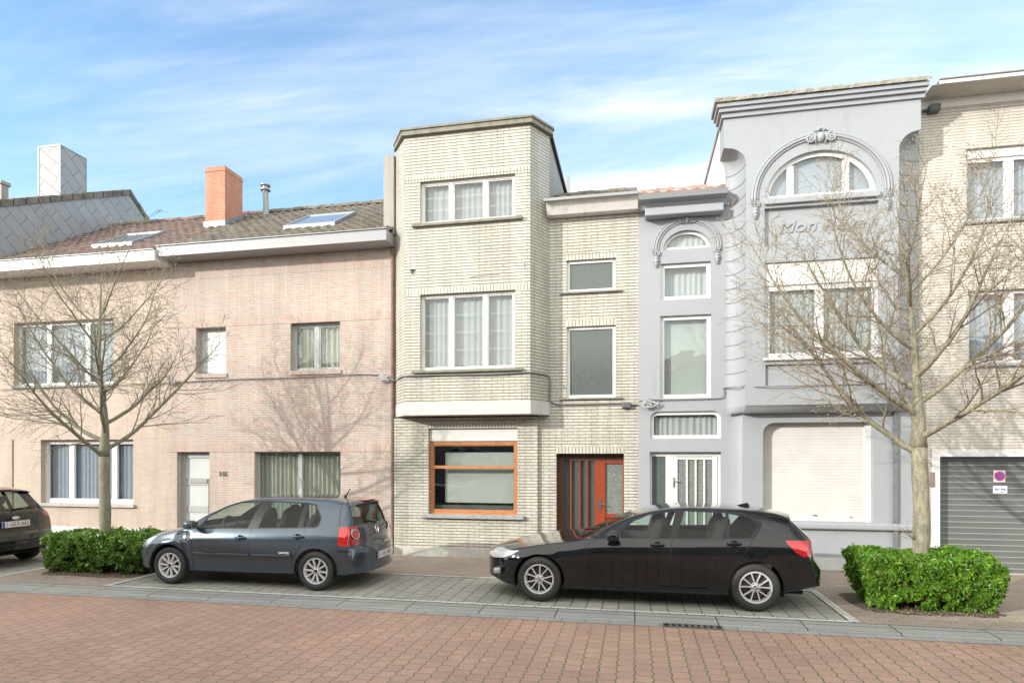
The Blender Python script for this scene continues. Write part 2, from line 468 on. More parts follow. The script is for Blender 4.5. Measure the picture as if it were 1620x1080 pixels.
def ribbed(name, c, pitch, groove, light=None, rough=.5):
    """horizontal slats, grooves real in bump"""
    t = NT(name); pos = objvec(t); sp = t.node('ShaderNodeSeparateXYZ'); t.link(pos, sp.inputs[0])
    fz = t.math('FRACT', t.math('DIVIDE', sp.outputs[2], pitch))
    g = t.math('MULTIPLY', t.math('LESS_THAN', fz, groove), 1.0)
    lg = light if light else tuple(x * .55 for x in c)
    n = t.noise(pos, 3, 5)
    t.col(t.mix(g, t.mix(t.rng(n, .3, .7), tuple(x * .94 for x in c), tuple(x * 1.05 for x in c)), lg)); t.set(Roughness=rough)
    t.bump(t.math('ABSOLUTE', t.math('SUBTRACT', fz, .5)), .3, .012)
    return t.m
M['shutter'] = ribbed('white_roller_shutter', (.62, .61, .585), .0555, .10, (.52, .51, .485))
M['garage'] = ribbed('grey_sectional_door', (.125, .137, .133), .1, .07, (.44, .46, .45), .45)
M['box_white'] = plain('white_shutter_box', (.66, .66, .65), .4, var=.03)
M['dark_metal'] = plain('dark_painted_metal', (.10, .11, .12), .5, var=.1)
M['black_rubber'] = plain('black_rubber', (.022, .023, .023), .75, var=.2, nscale=20)
M['steel'] = plain('brushed_steel', (.60, .60, .60), .3, metal=1.0, var=.03)
M['rust'] = plain('brown_downpipe', (.16, .10, .08), .6, var=.2)
M['tile_brown'] = plain('brown_roof_tile', (.175, .125, .105), .85, var=.35, nscale=5, bump=.2)
M['tile_grey'] = plain('mossy_grey_roof_tile', (.165, .148, .118), .85, var=.32, nscale=4, bump=.2)
M['tile_red'] = plain('weathered_red_roof_tile', (.36, .235, .18), .85, var=.3, nscale=6, bump=.2)
M['slate'] = None
def slate_mat():
    t = NT('pale_diamond_slate'); vec = uvvec(t, rot=R(38))
    b = t.node('ShaderNodeTexBrick'); t.link(vec, b.inputs['Vector']); b.offset = .5
    b.inputs['Color1'].default_value = (.34, .355, .365, 1); b.inputs['Color2'].default_value = (.30, .315, .33, 1); b.inputs['Mortar'].default_value = (.21, .215, .22, 1)
    b.inputs['Scale'].default_value = 1; b.inputs['Brick Width'].default_value = .62; b.inputs['Row Height'].default_value = .29; b.inputs['Mortar Size'].default_value = .012
    t.col(b.outputs['Color']); t.set(Roughness=.6); t.bump(t.math('SUBTRACT', 1.0, b.outputs['Fac']), .6, .01); return t.m
M['slate'] = slate_mat()
M['roof_felt'] = plain('dark_roof_felt', (.07, .07, .07), .9)
M['cable'] = plain('grey_cable', (.20, .20, .20), .6)

# ------------------------------------------------------------------ the ground
def ground_sheet(name, x0, x1, y0, y1, z, mat, nx=1):
    mb = MB()
    mb.add([(x0, y0, z), (x1, y0, z), (x1, y1, z), (x0, y1, z)], [(0, 1, 2, 3)])
    o = mb.build(name, mat); tag(o, kind='structure'); return o
def paver(name, c1, c2, mortar, w, h, ms, zig=0.0, moss=None, rot=True, stain=.15, mossx=None, rough=.85, bumpd=.004, dirt=None, off=.5):
    t = NT(name); u = t.node('ShaderNodeUVMap'); sp = t.node('ShaderNodeSeparateXYZ'); t.link(u.outputs[0], sp.inputs[0])
    x, y = sp.outputs[0], sp.outputs[1]
    wob = t.math('MULTIPLY', t.math('SUBTRACT', t.noise(u.outputs[0], 3.0, 2), .5), .012)
    if zig:
        tri = t.math('PINGPONG', y, h / 2)
        x = t.math('ADD', x, t.math('MULTIPLY', t.math('SUBTRACT', tri, h / 4), zig))
    x = t.math('ADD', x, wob)
    cb = t.node('ShaderNodeCombineXYZ')
    if rot: t.link(y, cb.inputs[0]); t.link(x, cb.inputs[1])
    else: t.link(x, cb.inputs[0]); t.link(y, cb.inputs[1])
    b = t.node('ShaderNodeTexBrick'); t.link(cb.outputs[0], b.inputs['Vector']); b.offset = off
    b.inputs['Color1'].default_value = (*c1, 1); b.inputs['Color2'].default_value = (*c2, 1); b.inputs['Mortar'].default_value = (*mortar, 1)
    b.inputs['Scale'].default_value = 1; b.inputs['Brick Width'].default_value = h; b.inputs['Row Height'].default_value = w
    b.inputs['Mortar Size'].default_value = ms; b.inputs['Mortar Smooth'].default_value = .2
    col = b.outputs['Color']
    pos = u.outputs[0]
    if moss:
        # long joints carry moss: distance to the row joints only
        fx = t.math('ABSOLUTE', t.math('SUBTRACT', t.math('FRACT', t.math('DIVIDE', x, w)), .5))
        j = t.math('GREATER_THAN', fx, .5 - ms * 1.25 / w)
        m = t.rng(t.noise(pos, 1.1, 5, .7), .36, .60, .25, 1)
        if mossx: m = t.math('MULTIPLY', m, t.rng(sp.outputs[0], mossx[0], mossx[1], .35, 1))
        col = t.mix(t.math('MULTIPLY', j, m), col, moss)
    n1 = t.noise(pos, .55, 6, .65); n2 = t.noise(pos, 34, 4, .75)
    col = t.mix(1.0, col, t.mix(t.rng(n1, .3, .7), (1 - stain,) * 3, (1 + stain * .6,) * 3), 'MULTIPLY')
    col = t.mix(1.0, col, t.mix(t.rng(n2, .25, .75), (.82,) * 3, (1.14,) * 3), 'MULTIPLY')
    if dirt: col = t.mix(t.rng(t.noise(pos, .9, 7, .7, .3), dirt[1], dirt[2], 0, dirt[3]), col, dirt[0])
    # small pale specks of litter and grit
    v = t.node('ShaderNodeTexVoronoi'); t.link(pos, v.inputs['Vector']); v.inputs['Scale'].default_value = 3.4
    sp2 = t.math('LESS_THAN', v.outputs['Distance'], .035)
    col = t.mix(t.math('MULTIPLY', sp2, .55), col, (.55, .53, .48))
    t.col(col); t.set(Roughness=rough)
    t.bump(t.math('ADD', t.math('SUBTRACT', 1.0, b.outputs['Fac']), t.math('MULTIPLY', n2, .35)), .8, bumpd); return t.m
M['road'] = paver('red_concrete_pavers', (.455, .285, .21), (.40, .25, .185), (.22, .175, .13), .170, .170, .006, zig=.26, moss=(.115, .15, .045), mossx=(-3.0, 1.5), dirt=((.34, .27, .22), .5, .75, .5))
M['bay'] = paver('grey_parking_pavers', (.36, .35, .315), (.32, .315, .28), (.16, .16, .125), .215, .215, .007, zig=.05, moss=(.10, .115, .05), dirt=((.13, .145, .08), .48, .7, .6), off=.5)
M['walk'] = paver('brown_footpath_pavers', (.37, .30, .245), (.32, .26, .215), (.19, .165, .13), .11, .22, .006, zig=0, rot=False, dirt=((.24, .23, .16), .5, .75, .6))
M['kerb'] = paver('concrete_kerb_blocks', (.34, .335, .30), (.31, .305, .28), (.05, .05, .04), .5, 1.0, .008, rot=False, off=0, dirt=((.17, .17, .14), .5, .8, .5))
M['gutter'] = paver('concrete_gutter_tiles', (.34, .34, .315), (.31, .31, .285), (.16, .155, .13), .30, .30, .006, rot=False, off=0)
M['line'] = paver('white_marking_pavers', (.62, .62, .57), (.55, .55, .51), (.22, .22, .19), .5, .22, .006, rot=False, off=0, dirt=((.36, .36, .31), .45, .7, .7))
M['earth'] = plain('bare_soil', (.085, .062, .042), .95, var=.4, nscale=14, bump=.6)
M['far_ground'] = plain('far_ground', (.16, .16, .14), .9)
ground_sheet('ground', -400, 400, -400, 400, -.03, M['far_ground'])
ground_sheet('road', -60, 40, -1.2, 7.61, 0, M['road'])
ground_sheet('gutter_strip', -60, 40, 7.60, 7.745, .004, M['gutter'])
kb = MB(); kb.prism_x([(7.745, -.02), (7.745, .006), (7.80, .022), (8.14, .024), (8.14, -.02)], -60, 40)
tag(kb.build('kerb', M['kerb']), kind='structure')
ground_sheet('parking_bay', -60, 40, 8.14, 9.95, .024, M['bay'])
ground_sheet('pavement', -60, 40, 9.95, 12.3, .026, M['walk'])
opp = MB(); opp.box(-60, 40, -2.5, -1.2, -.02, .10)
tag(opp.build('opposite_pavement', M['walk']), kind='structure')
# islands round the two trees are laid in the footpath pavers
xa, xb = GX(172, 927)[0], GX(62, 905)[0]
xr = GX(1352, 982)[0]
for (x0, x1) in ((xb - .12, xa), (xr, 5.4)):
    o = MB(); o.add([(x0, 8.14, .028), (x1, 8.14, .028), (x1, 9.95, .028), (x0, 9.95, .028)], [(0, 1, 2, 3)])
    tag(o.build('tree_island', M['walk']), kind='structure')
ml = MB()
def strip(x0, x1, y0, y1, z=.032): ml.add([(x0, y0, z), (x1, y0, z), (x1, y1, z), (x0, y1, z)], [(0, 1, 2, 3)])
strip(xa + .08, xr - .08, 8.142, 8.222); strip(-40, xb - .2, 8.142, 8.222)
strip(xa + .08, xr - .08, 9.93, 10.0); strip(-40, xb - .2, 9.93, 10.0)
for x in (xa, xr - .1, xb - .2): strip(x, x + .1, 8.142, 10.0, .036)
tag(ml.build('road_markings', M['line']), kind='structure')

# ------------------------------------------------------------------ house helpers
def window(house, r_, Y, frame, fw=.055, rec=.12, mull=(), trans=(), mat_pane=None, curtain=None, sill=None, name='window',
           shape=None, cur_rec=.10, mw=None, box=None, sash=0.0, split=True, cur_x=None, cur_z=None):
    """frame is the part; panes, curtain, sill and shutter box hang under it"""
    x0, x1, z0, z1 = r_
    yf = Y + rec; mw = mw or fw
    mb = MB(); d = .05
    zt = z1 - (box or 0)
    if shape is None:
        mb.box(x0, x0 + fw, yf, yf + d, z0, zt); mb.box(x1 - fw, x1, yf, yf + d, z0, zt)
        mb.box(x0 + fw, x1 - fw, yf, yf + d, z0, z0 + fw); mb.box(x0 + fw, x1 - fw, yf, yf + d, zt - fw, zt)
        xs = [x0 + fw] + [m for m in mull] + [x1 - fw]
        for m in mull: mb.box(m - mw / 2, m + mw / 2, yf + .002, yf + d - .002, z0 + fw, zt - fw)
        for q in trans: mb.box(x0 + fw, x1 - fw, yf - .004, yf + d + .004, q - mw / 2, q + mw / 2)
        if sash:   # thin inner sash step
            for a, b in zip(xs[:-1], xs[1:]):
                a2 = a + (mw / 2 if a != xs[0] else 0); b2 = b - (mw / 2 if b != xs[-1] else 0)
                s = sash
                mb.box(a2, a2 + s, yf + .015, yf + d - .005, z0 + fw, zt - fw); mb.box(b2 - s, b2, yf + .015, yf + d - .005, z0 + fw, zt - fw)
                mb.box(a2 + s, b2 - s, yf + .015, yf + d - .005, z0 + fw, z0 + fw + s); mb.box(a2 + s, b2 - s, yf + .015, yf + d - .005, zt - fw - s, zt - fw)
    else:
        outer, inner = shape
        n = len(outer)
        mb.add([(x, yf, z) for x, z in outer] + [(x, yf, z) for x, z in inner] + [(x, yf + d, z) for x, z in inner],
               [(i, (i + 1) % n, n + (i + 1) % n, n + i) for i in range(n)] + [(n + i, n + (i + 1) % n, 2 * n + (i + 1) % n, 2 * n + i) for i in range(n)])
        for m in mull: mb.box(m - mw / 2, m + mw / 2, yf + .002, yf + d - .002, z0 + fw * .8, arch_top(inner, m))
    w = mb.build(name, frame, house)
    pm = mat_pane or M['glass']
    if shape is None:
        xs = [x0 + fw] + list(mull) + [x1 - fw]; zs = [z0 + fw] + list(trans) + [zt - fw]
        for a, b in zip(xs[:-1], xs[1:]):
            for c, e in zip(zs[:-1], zs[1:]):
                p = MB(); p.box(a + .001, b - .001, yf + .028, yf + .034, c + .001, e - .001); p.build('pane', pm, w)
    else:
        p = MB(); p.prism_y(shape[1], yf + .03, yf + .036); p.build('pane', pm, w)
    if curtain:
        kind, cm = curtain
        cx0, cx1 = cur_x or (x0 + .01, x1 - .01); cz0, cz1 = cur_z or (z0 + .02, zt - .01)
        c = MB(); n = max(8, int((cx1 - cx0) / .012)); yc = yf + cur_rec
        amp = {'net': .009, 'flat': .0, 'drape': .022}[kind]; ph = random.random() * 6
        if cur_rec and kind == 'flat': n = 2
        row = []
        for i in range(n + 1):
            x = cx0 + (cx1 - cx0) * i / n
            y = yc + amp * (math.sin(x * 55 + ph + 1.4 * math.sin(x * 7 + ph)) + .5 * math.sin(x * 23 + ph * 2))
            row.append((x, y))
        c.add([(x, y, cz0) for x, y in row] + [(x, y, cz1) for x, y in row], [(i, i + 1, n + 2 + i, n + 1 + i) for i in range(n)])
        c.build('curtain' if kind != 'flat' else 'blind', cm, w, smooth=True)
    if sill:
        sm, sx, st, sy = sill     # material, side overhang, thickness, projection
        s = MB(); s.bevbox(x0 - sx, x1 + sx, Y - sy, yf + .02, z0 - st, z0 - .001, .004, 1); s.build('sill', sm, w)
    if box:
        b = MB(); b.bevbox(x0 + .003, x1 - .003, yf - .03, yf + .12, zt, z1 - .002, .006, 1); b.build('shutter_box', M['box_white'], w)
    return w
def arch_top(poly, x):
    zs = []
    n = len(poly)
    for i in range(n):
        a, b = poly[i], poly[(i + 1) % n]
        if (a[0] - x) * (b[0] - x) <= 0 and a[0] != b[0]:
            zs.append(a[1] + (b[1] - a[1]) * (x - a[0]) / (b[0] - a[0]))
    return max(zs)
def arch(x0, x1, zs, zt, n=20, z0=None):
    """half-elliptic arch outline counter-clockwise from bottom left"""
    cx = (x0 + x1) / 2; rx = (x1 - x0) / 2; pts = []
    if z0 is not None: pts += [(x0, z0), (x1, z0)]
    for i in range(n + 1):
        a = math.pi * i / n
        pts.append((cx + rx * math.cos(a), zs + (zt - zs) * math.sin(a)))
    return pts
def roundtop(x0, x1, z0, z1, r, n=6, both=True):
    pts = [(x0, z0), (x1, z0)]
    if both:
        pts += [(x1 - r + r * math.cos(a), z1 - r + r * math.sin(a)) for a in [math.pi / 2 * i / n for i in range(n + 1)]]
    else: pts += [(x1, z1)]
    pts += [(x0 + r - r * math.sin(a), z1 - r + r * math.cos(a)) for a in [math.pi / 2 * i / n for i in range(n + 1)]]
    return pts
def inset(poly, d):
    n = len(poly); out = []
    for i in range(n):
        p0, p1, p2 = [Vector(poly[(i + k - 1) % n]) for k in range(3)]
        a = (p1 - p0); b = (p2 - p1)
        if a.length < 1e-7: a = b
        if b.length < 1e-7: b = a
        a.normalize(); b.normalize()
        na = Vector((-a.y, a.x)); nb = Vector((-b.y, b.x)); m = (na + nb)
        m = m.normalized() if m.length > 1e-6 else na
        k = d / max(.35, m.dot(na)); out.append((p1.x + m.x * k, p1.y + m.y * k))
    return out
def tile_roof(parent, x0, x1, Y0, z0, Y1, z1, mat, name='roof', tw=.235, th=.31, ridge=True, amp=.028, left_mat=None, left_x=None):
    L = math.hypot(Y1 - Y0, z1 - z0); ux = (Y1 - Y0) / L; uz = (z1 - z0) / L; nx, nz = -uz, ux
    mb = MB(); nc = int(round((x1 - x0) / tw * 8)); nr = int(math.ceil(L / th))
    rnd = random.Random(5)
    for r_ in range(nr):
        s0, s1 = r_ * th, min((r_ + 1) * th + .03, L)
        vs = []; jit = [rnd.uniform(-.004, .004) for _ in range(nc // 8 + 2)]
        for s, lift in ((s0, .026), (s0, .030), (s1, .004)):
            for i in range(nc + 1):
                x = x0 + (x1 - x0) * i / nc
                ph = (x - x0) / tw; fr = ph - math.floor(ph)
                h = amp * (math.sin(math.pi * min(1, fr / .62)) if fr < .62 else -.25 * math.sin(math.pi * (fr - .62) / .38))
                h += jit[int(ph)] + lift
                if s == s0 and lift == .026: h = -.01
                vs.append((x, Y0 + ux * s + nx * h, z0 + uz * s + nz * h))
        n = nc + 1
        if left_mat: pass
        mb.add(vs, [(k * n + i, k * n + i + 1, (k + 1) * n + i + 1, (k + 1) * n + i) for k in range(2) for i in range(nc)])
    ro = mb.build(name, mat, parent, smooth=True, auto=45)
    if ridge:
        rb = MB(); k = 0; x = x0
        while x < x1 - .05:
            w = min(.36, x1 - x); rr = .105 + .012 * (k % 2)
            prof = [(Y1 + rr * 1.15 * math.cos(a), z1 - .02 + rr * math.sin(a)) for a in [math.pi * j / 8 for j in range(9)]]
            rb.prism_x(prof, x, x + w + .02); x += w; k += 1
        rb.build('ridge_tiles', mat, ro)
    bk = MB(); bk.add([(x0, Y0 + .02, z0 - .02), (x1, Y0 + .02, z0 - .02), (x1, Y1, z1 - .03), (x0, Y1, z1 - .03), (x1, 2 * Y1 - Y0, z0), (x0, 2 * Y1 - Y0, z0)],
                      [(0, 1, 2, 3), (3, 2, 4, 5)]); bk.build('roof_deck', M['roof_felt'], ro)
    return ro
def shell(parent, x0, x1, y0, y1, z1, mat, name='rear_wall'):
    """side and rear walls, upper floor slab; keeps the rooms dark"""
    mb = MB(); mb.box(x0, x0 + .1, y0, y1, -.02, z1); mb.box(x1 - .1, x1, y0, y1, -.02, z1)
    mb.box(x0 + .1, x1 - .1, y1 - .1, y1, -.02, z1); mb.build(name, mat, parent)
    fl = MB(); fl.box(x0 + .1, x1 - .1, y0 + .005, y1 - .1, 3.05, 3.25)
    fl.box(x0 + .1, x1 - .1, y0 + .005, y1 - .1, z1 - .05, z1); fl.box(x0 + .1, x1 - .1, y0 + 3.8, y0 + 3.9, -.01, z1 - .06); fl.build('inner_floors', M['interior'], parent)
def soldier(house, x0, x1, z0, h, Y, mat, proj=.004, under=True):
    """brick-on-end course standing a few mm proud"""
    mb = MB(); mb.box(x0, x1, Y - proj, Y + .02, z0, z0 + h); return mb.build('soldier_course', mat, house)
W0 = 12.0
def px_poly(pts, Y): return [P(a, b, Y) for a, b in pts]

# ================================================================== 1 centre house (cream glazed brick)
XL, XC = SX(625.5, W0), SX(1010, W0)
ch = thing('terraced_house', (XL, W0, 0), 'narrow cream glazed-brick house with a chamfered bay tower and a red wooden front door', 'house', 'terraced houses')
BY = 11.5
bx0, bx1 = SX(640, BY), SX(839, BY)         # bay front
wx0, wx1 = XL + .003, SX(869, W0)           # bay at the wall
z_bb = P(640, 656.9, BY)[1]; z_bt = P(640, 637, BY)[1]
z_cap0 = P(641.5, 217.5, BY)[1]; z_cap1 = P(636, 207.5, BY - .04)[1]
GY = W0 - .07
x_step = SX(850.5, GY)
z_soff = z_bb
z_eave = P(872, 336, W0 - .02)[1]
# ground floor left part (projects 7 cm)
gw = rect(677.8, 818.6, 677.6, 812.4, GY)
z_pl = P(625, 864, GY)[1]
mb = MB(); panel(mb, [(XL, z_pl), (x_step, z_pl), (x_step, z_bb - .02), (XL, z_bb - .02)], [R4(gw)], GY, .10)
mb.box(x_step - .001, x_step, GY, W0, z_pl, z_bb - .02)
mb.build('front_wall', M['cream_brick'], ch)
mb = MB(); mb.box(XL, x_step + .012, GY - .018, GY + .02, 0, z_pl); mb.build('plinth', M['plinth'], ch)
# right part wall, full height
dr = rect(880, 987, 717, 888, W0); dr[2] = .03
w_hi = rect(896.3, 974, 412.4, 462.8, W0); w_lo = rect(896.3, 974, 517, 629.6, W0)
mb = MB(); panel(mb, [(x_step, .0), (XC, .0), (XC, z_eave + .3), (x_step, z_eave + .3)], [R4(dr), R4(w_hi), R4(w_lo)], W0, .13)
mb.build('front_wall', M['cream_brick'], ch)
mb = MB(); mb.box(SX(853, W0) + .1, dr[0] - .001, W0 - .018, W0 + .02, 0, z_pl - .03); mb.build('plinth', M['plinth'], ch)
mb = MB(); mb.box(dr[1] + .001, XC, W0 - .018, W0 + .02, 0, z_pl - .03); mb.build('plinth', M['plinth'], ch)
# door recess side continuation
mb = MB(); mb.box(dr[0] - .12, dr[0], W0 + .128, W0 + .42, 0, dr[3] + .1); mb.box(dr[1], dr[1] + .12, W0 + .128, W0 + .42, 0, dr[3] + .1); mb.box(dr[0], dr[1], W0 + .128, W0 + .42, dr[3], dr[3] + .1)
mb.build('porch_lining', M['dark_red_wood'], ch)
# bay tower
b1 = rect(664.8, 814.9, 288, 355.4, BY); b2 = rect(664.8, 814.9, 466.3, 586.2, BY)
mb = MB(); panel(mb, [(bx0, z_bt), (bx1, z_bt), (bx1, z_cap0), (bx0, z_cap0)], [R4(b1), R4(b2)], BY, .12)
for (xa_, ya_, xb_, yb_) in ((wx0, W0, bx0, BY), (bx1, BY, wx1, W0)):
    mb.add([(xa_, ya_, z_bt), (xb_, yb_, z_bt), (xb_, yb_, z_cap0), (xa_, ya_, z_cap0)], [(0, 1, 2, 3)])
mb.build('bay_tower', M['cream_brick'], ch)
def plan(e): return [(wx0 - e * .3, W0 + .02), (wx0 - e * .3, W0 - e * .5), (bx0 - e * .5, BY - e), (bx1 + e * .5, BY - e), (wx1 + e, W0 - e * .5), (wx1 + e, W0 + .02)]
mb = MB(); mb.prism_z(plan(.012), z_bb, z_bt + .001); mb.build('bay_base_band', M['bay_band'], ch)
mb = MB(); mb.prism_z(plan(.075), z_cap0, z_cap1 - .02); mb.prism_z(plan(.10), z_cap1 - .02, z_cap1 + .02); mb.build('coping', M['cap_stone'], ch)
soldier(ch, bx0 + .004, bx1 - .004, b1[3], .118, BY, M['cream_soldier']); soldier(ch, bx0 + .004, bx1 - .004, b2[3], .118, BY, M['cream_soldier'])
soldier(ch, gw[0], gw[1], gw[3], .118, GY, M['cream_soldier'])
for w_ in (w_hi, w_lo, dr): soldier(ch, w_[0] - .02, w_[1] + .02, w_[3], .13, W0, M['cream_soldier'])
for b_, tall in ((b1, 0), (b2, 1)):
    ml_ = [SX(714, BY + .06), SX(768, BY + .06)]
    w = window(ch, b_, BY, M['old_white'], .05, .07, mull=ml_, curtain=('net', fabric('grey_net_curtain', (.60, .61, .63))), sill=None, cur_rec=.13, mw=.075, sash=.022, cur_x=(b_[0] + (.13 if tall else .10), b_[1] - .03))
    s = MB(); s.bevbox(b_[0] - .16, b_[1] + .15, BY - .07, BY + .13, b_[2] - .055, b_[2] - .001, .005, 1); s.build('sill', M['cap_stone'], w)
    g = MB()
    for k in (1, 2, 3) if tall else (1, 2):
        zz_ = b_[2] + .06 + (b_[3] - b_[2] - .12) * k / (4 if tall else 3)
        g.box(b_[0] + .06, b_[1] - .06, BY + .108, BY + .112, zz_ - .0035, zz_ + .0035)
    g.build('curtain_rods', M['white_pvc'], w)
for w_ in (w_hi, w_lo):
    window(ch, w_, W0, M['old_white'], .06, .05, mat_pane=M['wave_glass'], sill=(M['cap_stone'], .13, .035, .05))
# ground floor window in orange wood with a shutter box
zt_ = P(677.8, 738.5, GY)[1]
w = window(ch, gw, GY, M['orange_wood'], .075, .085, trans=[zt_], sill=None, box=.26, mw=.06, sash=.02)
c = MB(); zt2 = zt_ - .17
c.box(gw[0] + .27, gw[1] - .02, GY + .28, GY + .285, gw[2] + .22, zt_ + .3); c.build('blind', M['blind'], w)
c = MB(); c.box(gw[0] + .02, gw[1] - .02, GY + .20, GY + .34, gw[2] + .02, gw[2] + .17); c.build('window_ledge', M['interior_dark'], w)
s = MB(); s.bevbox(gw[0] - .12, gw[1] + .14, GY - .09, GY + .11, gw[2] - .075, gw[2] - .001, .006, 1); s.build('sill', M['bluestone'], w)
# front door with bars and side light
dY = W0 + .24
dx = lambda px: SX(px, dY)
df = MB(); dz1 = P(893, 728, dY)[1]
df.box(dr[0], dx(893), dY - .03, dY + .08, .03, dr[3]); df.box(dx(893), dr[1], dY - .02, dY + .08, dz1, dr[3]); df.box(dx(893), dx(941), dY - .01, dY + .06, .03, .30)
side = df.build('door_frame', M['dark_red_wood'], ch)
bars = MB()
for a in (903.5, 917.5, 929.5): bars.bevbox(dx(a) - .016, dx(a) + .016, dY - .05, dY + .05, .30, dz1, .006, 1)
bars.build('sidelight_bars', M['red_wood'], side)
g = MB(); g.box(dx(892), dx(942), dY + .01, dY + .02, .28, dz1); g.build('sidelight_glass', M['figured_glass'], side)
dl = MB(); zgb = P(960, 812, dY)[1]
dl.bevbox(dx(941), dx(958), dY - .05, dY + .03, .05, dz1, .006, 1); dl.bevbox(dx(985), dr[1], dY - .05, dY + .03, .05, dz1, .006, 1)
dl.box(dx(958), dx(985), dY - .045, dY + .025, .05, .32); dl.box(dx(958), dx(985), dY - .045, dY + .025, zgb - .07, zgb)
dl.box(dx(958), dx(985), dY - .045, dY + .025, dz1 - .06, dz1 - .002)
dl.box(dx(958), dx(985), dY - .02, dY + .01, .32, zgb - .07)
door = dl.build('front_door', M['red_wood'], ch)
g = MB(); g.box(dx(957.5), dx(985.5), dY - .012, dY - .004, zgb, dz1 - .06); g.build('door_glass', M['lace_glass'], door)
h = MB(); hx, hz = P(949, 799, dY - .05); h.bevbox(hx - .028, hx + .022, dY - .062, dY - .05, hz - .12, hz + .12, .005, 1); h.build('lock_plate', M['steel'], door)
h = MB(); h.tube([(hx + .01, dY - .06, hz + .02), (hx + .01, dY - .11, hz + .02), (hx + .12, dY - .11, hz + .02)], .011, 8); h.build('handle', M['dark_metal'], door)
m = MB(); m.box(dr[0], dr[1], W0 - .02, W0 + .42, .0, .05); m.build('doorstep', M['bluestone'], ch)
# eaves of the right part
ex0, ez1 = P(872, 316, 11.66); ex1 = SX(1009.5, 11.66)
ez0 = P(882, 338, 11.75)[1]
mb = MB(); mb.prism_x([(W0 + .1, ez0), (11.80, ez0), (11.68, ez1 - .05), (11.62, ez1 - .05), (11.62, ez1), (W0 + .1, ez1)], wx1 - .02, ex1)
mb.build('eaves', M['old_white'], ch)
mb = MB(); mb.bevbox(wx1 - .06, ex1, 11.59, 11.64, ez1 - .05, ez1 + .012, .008, 1); mb.build('gutter', M['zinc'], ch)
tile_roof(ch, wx1 + .0, XC - .04, 11.66, ez1 + .01, 14.2, ez1 + .01 + 2.54 * .43, M['tile_grey'])
# attic body behind the tower, flat roofed
mb = MB(); mb.box(XL + .02, wx1 - .01, W0 + .01, 15.1, z_eave, z_cap0 + .02); mb.build('attic_wall', M['concrete'], ch)
mb = MB(); mb.box(XL - .02, wx1 + .05, W0 + .12, 15.15, z_cap0 + .02, z_cap0 + .09); mb.build('attic_roof', M['roof_felt'], ch)
mb = MB(); mb.box(wx1 + .01, wx1 + .10, 14.85, 14.95, ez1 + .6, ez1 + 1.9); mb.build('rain_pipe', M['zinc'], ch)
mb = MB(); mb.bevbox(XL - .235, XL - .002, 11.93, 12.5, P(618, 371, 11.93)[1], P(611, 246, 11.93)[1], .01, 1); mb.build('party_wall_end', M['concrete'], ch)
shell(ch, XL + .01, XC - .01, W0 + .44, 20, z_eave - .05, M['dull_brick'])
mb = MB(); mb.box(XL + .01, XC - .01, W0 + .131, W0 + .14, z_eave, z_eave + .25); mb.build('wall_head', M['interior'], ch)

# ================================================================== 2 pink brick house
XP = SX(263, W0)
ph = thing('terraced_house', (XP, W0, 0), 'two-storey house of pale pink mixed brick with a grey eaves board and grey front door', 'house', 'terraced houses')
z_g = P(500, 388, 11.55)[1] - .0
zg1 = P(430, 376.5, 11.55)[1]; zg0 = P(430, 393, 11.55)[1]
pw1 = rect(310, 357.3, 519, 592, W0); pw2 = rect(459.5, 538, 511.5, 587, W0)
pd = rect(280, 331.5, 714.5, 850, W0); pd[2] = .03
pg = rect(402.5, 538.6, 713.5, 826, W0)
mb = MB(); panel(mb, [(XP, 0), (XL, 0), (XL, zg1), (XP, zg1)], [R4(q) for q in (pw1, pw2, pd, pg)], W0, .17)
mb.build('front_wall', M['pink_brick'], ph)
for (pyt, h_) in ((421, .19), (498.5, .19), (700, .19)):
    za = P(500, pyt + 0, W0)[1]
for zt in (P(380, 425, W0)[1], None, None):
    if zt: soldier(ph, XP + .003, XL - .003, zt - .17, .17, W0, M['pink_soldier'], .006)
soldier(ph, XP + .003, XL - .003, pw2[3] + .001, .18, W0, M['pink_soldier'], .006)
soldier(ph, XP + .003, XL - .003, pd[3] + .001, .18, W0, M['pink_soldier'], .006)
for w_ in (pw1, pw2): soldier(ph, w_[0] - .02, w_[1] + .03, w_[2] - .085, .085, W0, M['pink_soldier'], .03)
w = window(ph, pw1, W0, M['grey_pvc'], .03, .13, mat_pane=plain('pale_grey_panel', (.50, .53, .53), .4, var=.03))
w = window(ph, pw2, W0, M['grey_pvc'], .05, .12, mull=[SX(502, W0 + .12)], curtain=('drape', M['cream_curtain']), mw=.10, sash=.03)
w = window(ph, pg, W0, M['grey_pvc'], .05, .12, mull=[SX(475, W0 + .12)], curtain=('drape', M['cream_curtain']), mw=.09, sill=(M['bluestone'], .04, .05, .05))
bl = MB()
for k in range(26):
    z = pg[3] - .09 - k * .055; bl.box(pg[0] + .06, pg[0] + .75, W0 + .205, W0 + .225, z, z + .004)
bl.build('venetian_blind', M['white_pvc'], w)
hp = thing('house_plant', (SX(427, 12.2), 12.2, pg[2]), 'small spiky green plant standing behind the glass of the wide ground-floor window', 'plant')
xk = SX(427, 12.2); zk = P(427, 803, 12.2)[1]
pk = MB(); pk.tube([(xk, 12.2, zk - .26), (xk, 12.2, zk)], [.055, .075], 12); pk.build('pot', M['interior_dark'], hp)
lk = MB()
for k, (ax__, h__) in enumerate(((-.11, .17), (-.05, .24), (.01, .27), (.06, .22), (.12, .15), (-.15, .09))):
    lk.tube([(xk, 12.2, zk), (xk + ax__ * .35, 12.2, zk + h__ * .6), (xk + ax__, 12.19, zk + h__)], [.012, .014, .002], 4)
lk.build('leaves', plain('house_plant_leaf', (.07, .13, .05), .5), hp)
